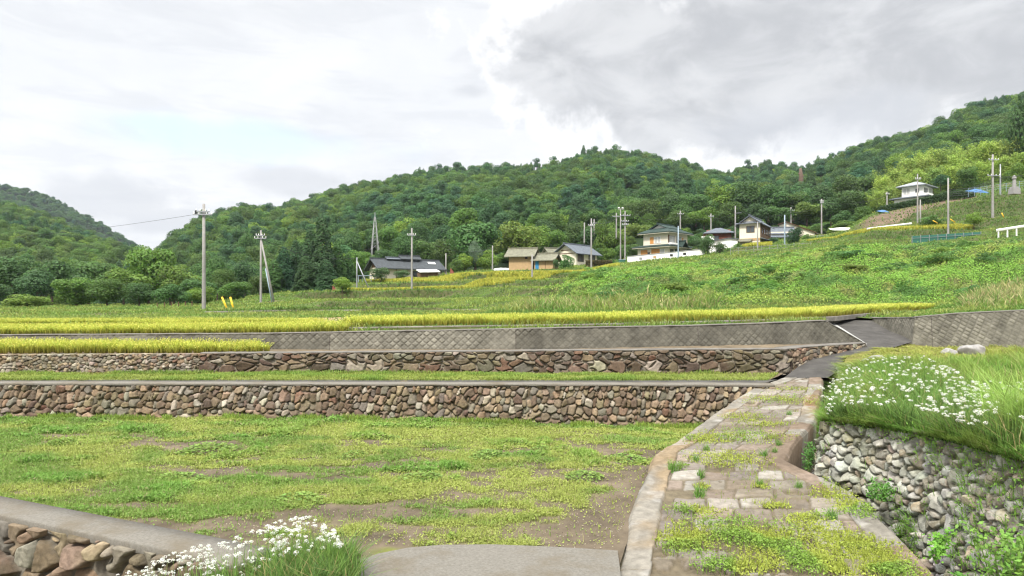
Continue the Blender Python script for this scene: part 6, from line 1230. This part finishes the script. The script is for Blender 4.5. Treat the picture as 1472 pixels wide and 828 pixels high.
m = MB(); m.prism([(-.3, -.5, .7), (4.25, -.5, 1.45), (4.25, 3.2, 1.75), (-.3, 3.2, 1.0)], (0, 0, .12)); m.build('roof', M['tile_grey'], t); m = MB(); m.prism([(4.22, -.2, 1.6), (7.6, -.2, .5), (7.6, -.2, .6), (4.22, -.2, 1.72)], (0, 3.4, 0)); m.build('gable_roof', M['brownwood'], t)
# ---- upper house with hip roofs
D = 148; t = empty('upper_house', at(1328, 291, D), R(40), 'pale two storey house with grey hipped roofs, highest on the slope below the bamboo', 'house')
lw, ld = 6.2, 4.6; w = MB(); w.box(-.2, lw, -.2, ld + 1.4, -2.5, 1.6); w.box(.3, lw, .3, ld, 1.6, 4.0); w.build('wall', M['white'], t)
m = MB(); hip(m, .3, lw, .3, ld, 3.9, 1.15, .9, .18); m.build('upper_roof', mat('pale_grey_roof_tiles', (.27, .29, .31), .6, 3, .2, wave=(4.5, 'X')), t)
m = MB(); hip(m, -.2, lw, -.2, ld + 1.4, 1.25, 1.0, .8, .15, .35); m.build('lower_roof', M['tile_grey'], t)
window(t, 'f', 2.0, 2.4, 2.2, 1.1, .3, 'glass', 'white', 2); window(t, 'f', 4.8, 2.4, 1.6, 1.2, .3, 'curtain', 'white', 1); window(t, 'l', 3.6, 2.3, 1.3, 1.2, .3, 'curtain', 'white', 1); window(t, 'l', 1.4, 2.4, .8, .9, .3, 'glass', 'white', 0)
window(t, 'f', 2.2, -.3, 1.8, 1.2, -.2, 'glass', 'brownwood', 1); panel(t, 'l', 3.2, -.6, 3.0, 1.4, -.2, 'cream', 'shutter')
m = MB(); m.box(.4, 3.6, -.75, .29, 1.75, 2.15); m.build('balcony', M['white'], t)
# ---- clipped hedge, tarps, monument, fences
r = np.random.default_rng(400); b = Bag(); n = 9000; px = r.uniform(1262, 1402, n); d = np.interp(px, [1262, 1402], [137, 133]) + r.uniform(-.7, .7, n); yb = np.interp(px, [1262, 1300, 1330, 1360, 1402], [306, 298, 292, 285, 280]); z = zat(yb, d) + 1.5 * r.random(n) - .3; x = (px - CX) / F * d
b.leaves(np.stack([x, d, z], -1), nrmz(r.normal(size=(n, 3)) + np.array((0, -.5, .6))), .28 * r.uniform(.6, 1.3, n), .2, shade((.03, .06, .018), r, n, .3), r); o = put('clipped_hedge', b.mesh('clipped_hedge'), M['leaf']); props(o, 'long dark clipped hedge running before the upper house', 'hedge')
r = np.random.default_rng(401); b = Bag(); n = 3500; px = r.uniform(842, 880, n); d = 123 + r.uniform(-.6, .6, n); z = zat(383.5, d) + 1.5 * r.random(n) - .3; x = (px - CX) / F * d
b.leaves(np.stack([x, d, z], -1), nrmz(r.normal(size=(n, 3)) + np.array((0, -.5, .6))), .26 * r.uniform(.6, 1.3, n), .19, shade((.055, .05, .02), r, n, .4), r); o = put('clipped_hedge', b.mesh('clipped_hedge'), M['leaf']); props(o, 'reddish brown low hedge below the blue roofed house', 'hedge')
def tarp(px, py, d, w, dp, h, label, seed, rz=0, m='tarp'):
    n1_, n2_ = 26, 16; u, v = np.meshgrid(np.linspace(0, 1, n1_), np.linspace(0, 1, n2_), indexing='ij'); z = h * np.sin(np.pi * u) ** .5 * np.sin(np.pi * np.clip(v, .0, 1)) ** .5 * (.6 + .8 * fbm(u * 4, v * 4, 3, seed)); x = (u - .5) * w; y = v * dp
    o = put('tarpaulin', gridmesh('tarpaulin', np.stack([x, y, z + v * dp * .28], -1), np.zeros((n1_, n2_, 3)), flip=True), M[m]); o.location = at(px, py, d); o.rotation_euler = (0, 0, rz); return props(o, label, 'tarpaulin')
tarp(1412, 277, 120, 3.4, 2.0, .55, 'large bright blue tarpaulin over a heap left of the tall white pole', 3, R(15))
tarp(1273, 305, 133, 1.9, 1.4, .3, 'small blue tarpaulin at the left end of the clipped hedge', 4, R(10))
tarp(1267, 315, 127, 1.5, 1.0, .2, 'grey blue sheet lying on the brown bank below the hedge', 5, R(-8), 'bluepole')
tarp(1219, 331, 128, 6.0, 1.6, .35, 'long white plastic tunnel sheet beside the yellow rice strip', 6, R(4), 'white')
tarp(722, 388.5, 126, 3.2, 1.2, .3, 'low white plastic sheet left of the larger tan shed', 7, 0, 'white')
t = empty('stone_monument', at(1458, 274, 112), R(10), 'pale stone lantern monument on the slope at the right edge', 'monument')
m = MB(); m.box(-.7, .7, -.5, .5, -.6, .35); m.box(-.5, .5, -.38, .38, .35, .62); m.build('base', M['granite'], t); m = MB(); m.tube([(0, 0, .6), (0, 0, 1.5), (0, 0, 2.0)], [.3, .26, .22], 8); m.build('shaft', M['granite'], t); m = MB(); m.tube([(0, 0, 2.0), (0, 0, 2.25), (0, 0, 2.6)], [.38, .34, .06], 6); m.build('cap', M['granite'], t)
def fence(name, A, B, n, h, label, cat, m_post, m_panel=None, rails=2, w=.07):
    A, B = np.array(A), np.array(B); t = empty(name, A, 0, label, cat); AB = B - A
    for i in range(n):
        p = AB * i / (n - 1); MB().bar((p[0], p[1], p[2] - .5), (p[0], p[1], p[2] + h), w).build('post', M[m_post], t)
    if rails:
        m = MB()
        for k in range(rails): z_ = h * (k + .7) / rails; m.bar((0, -.05, z_), (AB[0], AB[1] - .05, AB[2] + z_), w * .6)
        m.build('rails', M[m_post], t)
    if m_panel: m = MB(); m.prism([(0, .03, 0), (AB[0], AB[1] + .03, AB[2]), (AB[0], AB[1] + .03, AB[2] + h * .95), (0, .03, h * .95)], (0, .02, 0)); m.build('netting', M[m_panel], t)
    return t
fence('net_fence', at(1311, 352, 90), at(1410, 346, 90), 9, 1.25, 'green net fence on the terrace above the vines', 'fence', 'steel', 'net', 1)
fence('wire_fence', at(1050, 364, 112), at(1165, 357, 108), 11, 1.0, 'thin grey wire fence along the top of the bank below the brown gabled house', 'fence', 'steel', None, 2, .05)
fence('post_fence', at(226, 444, 82), at(276, 441, 86), 6, .75, 'row of thin dark posts by the road left of the tall pole', 'fence', 'brownwood', None, 0, .09)
fence('blue_fence', at(1392, 279, 124), at(1475, 268, 118), 10, 1.1, 'pale blue net fence on the slope before the stone monument', 'fence', 'bluepole', None, 3, .06)
def rail(A, B, n, label, posts=.75):
    A, B = np.array(A), np.array(B); AB = B - A; t = empty('guard_rail', A, 0, label, 'guard rail')
    m = MB(); q = Vector(AB); m.prism([(0, -.05, posts - .2), (0, -.12, posts - .05), (0, -.05, posts + .1), (0, 0, posts + .1), (0, 0, posts - .2)], q); m.build('beam', M['white'], t)
    for i in range(n): p = AB * (i + .3) / n; MB().bar((p[0], p[1] + .08, p[2] - .4), (p[0], p[1] + .08, p[2] + posts), .12).build('post', M['white'], t)
rail(at(1432, 339, 84), at(1540, 323, 80), 8, 'white guard rail at the right edge above the vines')
rail(at(1246, 334, 108), at(1310, 326, 110), 7, 'white panelled guard rail at the foot of the brown bank', .6)
# ================================================================== POLES
def pole(px, top, base, d, label, arms=((.45, 1.5),), rad=.15, m='pole', brace=None, guy=None, lamp=0, trans=False, steps=False, wires=False):
    x, z0, z1 = (px - CX) / F * d, zat(base, d), zat(top, d); g = float(gz(px, min(d, 150))); zb = min(z0, g) if d <= 150 else z0 - 1.0
    if g > z0 and d <= 150: zb = z0 - .5
    Hh = z1 - zb; t = empty('utility_pole', (x, d, zb), 0, label, 'utility pole', None)
    rad = max(rad, .0011 * d); MB().tube([(0, 0, -.6), (0, 0, 0), (0, 0, Hh * .5), (0, 0, Hh)], [rad * 1.15, rad * 1.12, rad * .92, rad * .72], 10).build('shaft', M[m], t, True)
    for (dz, w) in arms:
        a = MB(); a.box(-w / 2, w / 2, -rad - .1, -rad, Hh - dz - .06, Hh - dz + .06); ar = a.build('crossarm', M['steel'], t)
        for k in (-.48, -.2, .2, .48):
            i_ = MB(); i_.tube([(k * w, -rad - .05, Hh - dz + .06), (k * w, -rad - .05, Hh - dz + .16), (k * w, -rad - .05, Hh - dz + .26)], [.035, .05, .03], 8); i_.build('insulator', M['white'], ar)
    if trans: a = MB(); a.tube([(-rad - .35, -.1, Hh - 1.5), (-rad - .35, -.1, Hh - .95)], .2, 10); a.build('transformer', M['dark'], t)
    if brace: (bx_, by_, tz) = brace; MB().tube([((bx_ - px) / F * d, 0, zat(by_, d) - zb - .4), (0.05, 0, zat(tz, d) - zb)], [rad * .95, rad * .7], 8).build('brace', M[m], t, True)
    if guy: (bx_, by_, tx, tz) = guy; MB().tube([((bx_ - px) / F * d, -.1, zat(by_, d) - zb - .4), ((tx - px) / F * d, -.1, zat(tz, d) - zb)], .07 * d / 80, 6).build('guy_pole', M['bluepole'], t, True)
    for k in range(lamp):
        a = MB(); xx_ = -.35 + .75 * k; a.tube([(0, 0, Hh - .1), (xx_, 0, Hh)], .04, 6); hd = a.build('lamp_arm', M['steel'], t); a = MB(); a.tube([(xx_, -.3, Hh - .02), (xx_, -.1, Hh + .12), (xx_, .1, Hh + .22)], [.24, .2, .08], 10); a.build('lamp_head', M['white'], hd)
    return t
TP = {}
TP[1] = pole(293, 293, 451, 61, 'tallest concrete pole at the left, with a black fitting near its top', ((1.0, 1.7), (.75, 1.2)), .17, trans=False)
m = MB(); m.tube([(-.62, -.2, 0), (-.62, -.2, .32)], .1, 8); q = m.build('switch', M['dark'], TP[1]); q.location = (0, 0, zat(308, 61) - TP[1].location.z)
pole(375, 331, 441, 86, 'pole with a leaning concrete brace and a blue grey guy, left of the cedars', ((1.05, 1.5), (.7, 1.1)), .15, brace=(396, 441, 346), guy=(393, 439, 382, 386))
pole(513, 370, 410, 101, 'thin pole with a slanting white brace left of the old farmhouse', (), .1, 'steel', brace=(533, 418, 376))
pole(592, 328, 412, 94, 'tall brownish pole standing before the old farmhouse', ((1.0, 1.1),), .14)
pole(641, 364, 393, 133, 'short bare pole right of the old farmhouse', (), .14)
pole(708, 353, 391, 130, 'slim bare pole left of the tan sheds', (), .15)
pole(765, 366, 401, 103, 'pale pole standing right before the tan sheds', (), .15)
pole(850, 314, 388, 118, 'tall pale pole before the blue roofed house', ((1.3, 1.0),), .16)
pole(840, 320, 342, 175, 'thin far pole left of the pale pole, behind the blue roofed house', (), .1)
pole(854, 315, 330, 178, 'far pole with a small crossarm peeping behind the tall pale pole', ((1.2, 1.2),), .12)
pole(886, 306, 334, 160, 'pole with a crossarm half hidden behind the floodlight pole', ((.9, 1.8),), .15)
pole(892, 300, 374, 134, 'floodlight pole with two white lamp heads left of the white house', (), .14, lamp=2)
pole(898.5, 303, 374, 133, 'pole with two crossarms right beside the floodlight pole', ((1.0, 2.0), (2.1, 1.4), (2.8, 1.2)), .15)
pole(978, 303, 326, 178, 'far pole rising over the roof of the white house', ((.9, 1.6),), .16)
pole(975, 325, 362, 123, 'blue grey slim pole before the right side of the white house', (), .12, 'bluepole')
pole(1022, 307, 328, 176, 'far pole rising over the dark red brown house', ((.8, 1.3),), .15)
pole(1057, 296, 338, 152, 'pole with a long arm to the right, behind the brown gabled house', (), .16, lamp=0)
m = MB(); m.bar((0, -.2, 0), (1.35, -.2, .05), .1); q = m.build('side_arm', M['steel'], bpy.data.objects['utility_pole.016']); q.location = (0, 0, 6.0)
pole(1089, 319, 362, 122, 'grey slim pole at the right edge of the white gable end', (), .13)
pole(1128, 309, 354, 122, 'bluish slim pole left of the clipped conifer', (), .14, 'bluepole')
pole(1137, 298, 322, 176, 'far pole rising over the long cream building', ((.9, 1.6),), .15)
pole(1181, 286, 331, 152, 'tall pole right of the long cream building', ((.5, .9), (.9, .7)), .15)
pole(1319, 250, 324, 113, 'tall pole before the left part of the upper house', ((.9, .9),), .13)
pole(1323, 287, 327, 112, 'short grey pole standing close to the tall one before the upper house', (), .12)
pole(1363, 256, 346, 95, 'tall bare grey pole right of the upper house', (), .14)
TP[2] = pole(1427, 222, 314, 106, 'tall white pole with crossarm and brackets near the right edge', ((.9, 1.55), (3.4, 1.9)), .18)
pole(1438, 236, 272, 128, 'thin dark pole behind the tall white pole', (), .1, 'steel')
pole(1275, 276, 298, 150, 'small far pole left of the upper house', ((.5, .8),), .12)
# steel lattice tower
t = empty('lattice_tower', (sc_(539 - CX, 172), 172, zat(359, 172)), R(20), 'narrow steel lattice tower among the trees above the cedars', 'pylon'); Hh = zat(312, 172) - zat(359, 172)
def lv(k): return 1.05 * (1 - k) + .16 * k
m = MB()
for sx, sy in ((-1, -1), (1, -1), (1, 1), (-1, 1)): m.bar((sx * lv(0), sy * lv(0), -4), (sx * lv(1), sy * lv(1), Hh), .09)
M['pale_steel'] = mat('pale_galvanised_steel', (.36, .36, .36), .6, 4, .1); m.build('legs', M['pale_steel'], t); m = MB(); q = 5
for i in range(q):
    a, c = lv(i / q), lv((i + 1) / q); z0, z1 = Hh * i / q, Hh * (i + 1) / q
    for (x0, y0), (x1, y1) in (((-1, -1), (1, -1)), ((1, -1), (1, 1)), ((1, 1), (-1, 1)), ((-1, 1), (-1, -1))):
        m.bar((x0 * a, y0 * a, z0), (x1 * c, y1 * c, z1), .032); m.bar((x1 * a, y1 * a, z0), (x0 * c, y0 * c, z1), .032); m.bar((x0 * c, y0 * c, z1), (x1 * c, y1 * c, z1), .032)
m.build('bracing', M['pale_steel'], t); m = MB(); m.bar((0, 0, Hh), (0, 0, Hh + 1.2), .18); m.build('mast', M['steel'], t)
# yellow guy guards by the tallest pole
G = 'yellow guy wire guards by the tallest pole'
for px0, py0, px1, py1 in ((319, 427, 328, 448), (331, 427, 337, 449)):
    a, c = Vector(at(px0, py0, 60)), Vector(at(px1, py1, 60)); o_ = MB(); o_.tube([(0, 0, 0), c - a], .085, 8); q = o_.build('guy_guard', M['yellow'], None, True); q.location = a; props(q, 'slanting yellow guy wire guard, ' + ('left one of the pair' if px0 < 325 else 'right one of the pair, with a darker foot'), 'guy guard', G)
for px0, py0, px1, py1, d, lb in ((1341, 317, 1348, 321, 102, 'left of the tall bare pole on the right'), (1366, 315, 1373, 320, 101, 'right of the tall bare pole on the right'), (1440, 306, 1443, 313, 104, 'at the foot of the tall white pole')):
    a, c = Vector(at(px0, py0, d)), Vector(at(px1, py1, d)); o_ = MB(); o_.tube([(0, 0, 0), c - a], .075, 8); q = o_.build('guy_guard', M['yellow'], None, True); q.location = a; props(q, 'short yellow guy wire guard ' + lb, 'guy guard')
# little red cloth scarers
for px, py, d, lb in ((650, 390, 118, 'small faded red cloth hung to dry right of the old farmhouse'), (481, 416, 101, 'small faded red cloth among the grass below the cedars')):
    m = MB(); m.prism([(-.4, 0, -.4), (.45, .1, -.5), (.15, .05, .1), (-.3, 0, .6)], (0, .06, 0)); o_ = m.build('red_cloth', M['redcloth']); o_.location = at(px, py, d); props(o_, lb, 'cloth')
# cables
def cable(A, B, sag, rad, label):
    A, B = np.array(A), np.array(B); pts = [tuple((B - A) * k + np.array((0, 0, -4 * sag * k * (1 - k)))) for k in np.linspace(0, 1, 17)]
    o_ = MB().tube(pts, rad, 5).build('power_cable', M['dark'], None, True); o_.location = A; return props(o_, label, 'cable', 'cables strung between the poles')
pt = at(293, 308, 61); cable((pt[0] - .7, pt[1], pt[2]), at(-260, 345, 90), 1.2, .013, 'cable leaving the tallest pole to the left')
w_ = at(1427, 258, 106)
for k in range(4): cable((w_[0] - .1, w_[1], w_[2] - .35 * k), np.array(at(1364, 272 + k * 3.0, 95)), .5, .028, 'dark cable of the bundle between the tall white pole and the bare pole')
for k in range(2): cable((w_[0] + .1, w_[1], w_[2] + .3 * k), np.array(at(1560, 225 + 5 * k, 112)), .6, .028, 'cable leaving the tall white pole past the right edge')

for (a, b, s) in (((978, 309, 178), (1022, 313, 176), .8), ((1022, 313, 176), (1057, 303, 152), .8), ((1057, 301, 152), (1137, 306, 176), 1.2), ((1137, 305, 176), (1181, 293, 152), .8), ((898, 308, 133), (978, 309, 178), 1.2), ((850, 320, 118), (893, 310, 133), .7), ((592, 336, 94), (708, 356, 130), 1.6), ((1181, 291, 152), (1275, 281, 150), 1.0), ((375, 343, 86), (513, 371, 101), 1.0)):
    cable(at(*a), at(*b), s, .03, 'thin dark cable sagging between two village poles')

# ================================================================== AIR: thin even haze round the whole scene
hm, ht_ = mat_base('haze_air'); ho = ht_.nodes.new('ShaderNodeOutputMaterial'); hv = ht_.nodes.new('ShaderNodeVolumePrincipled')
hv.inputs['Color'].default_value = (.78, .87, 1.0, 1); hv.inputs['Density'].default_value = .00008; hv.inputs['Anisotropy'].default_value = .1; ht_.links.new(hv.outputs[0], ho.inputs['Volume'])
m = MB(); m.box(-1500, 1500, -60, 1420, -15, 330); o = m.build('haze', hm); props(o, 'thin pale blue haze in the air of the valley', 'haze', kind='stuff'); o.display_type = 'WIRE'
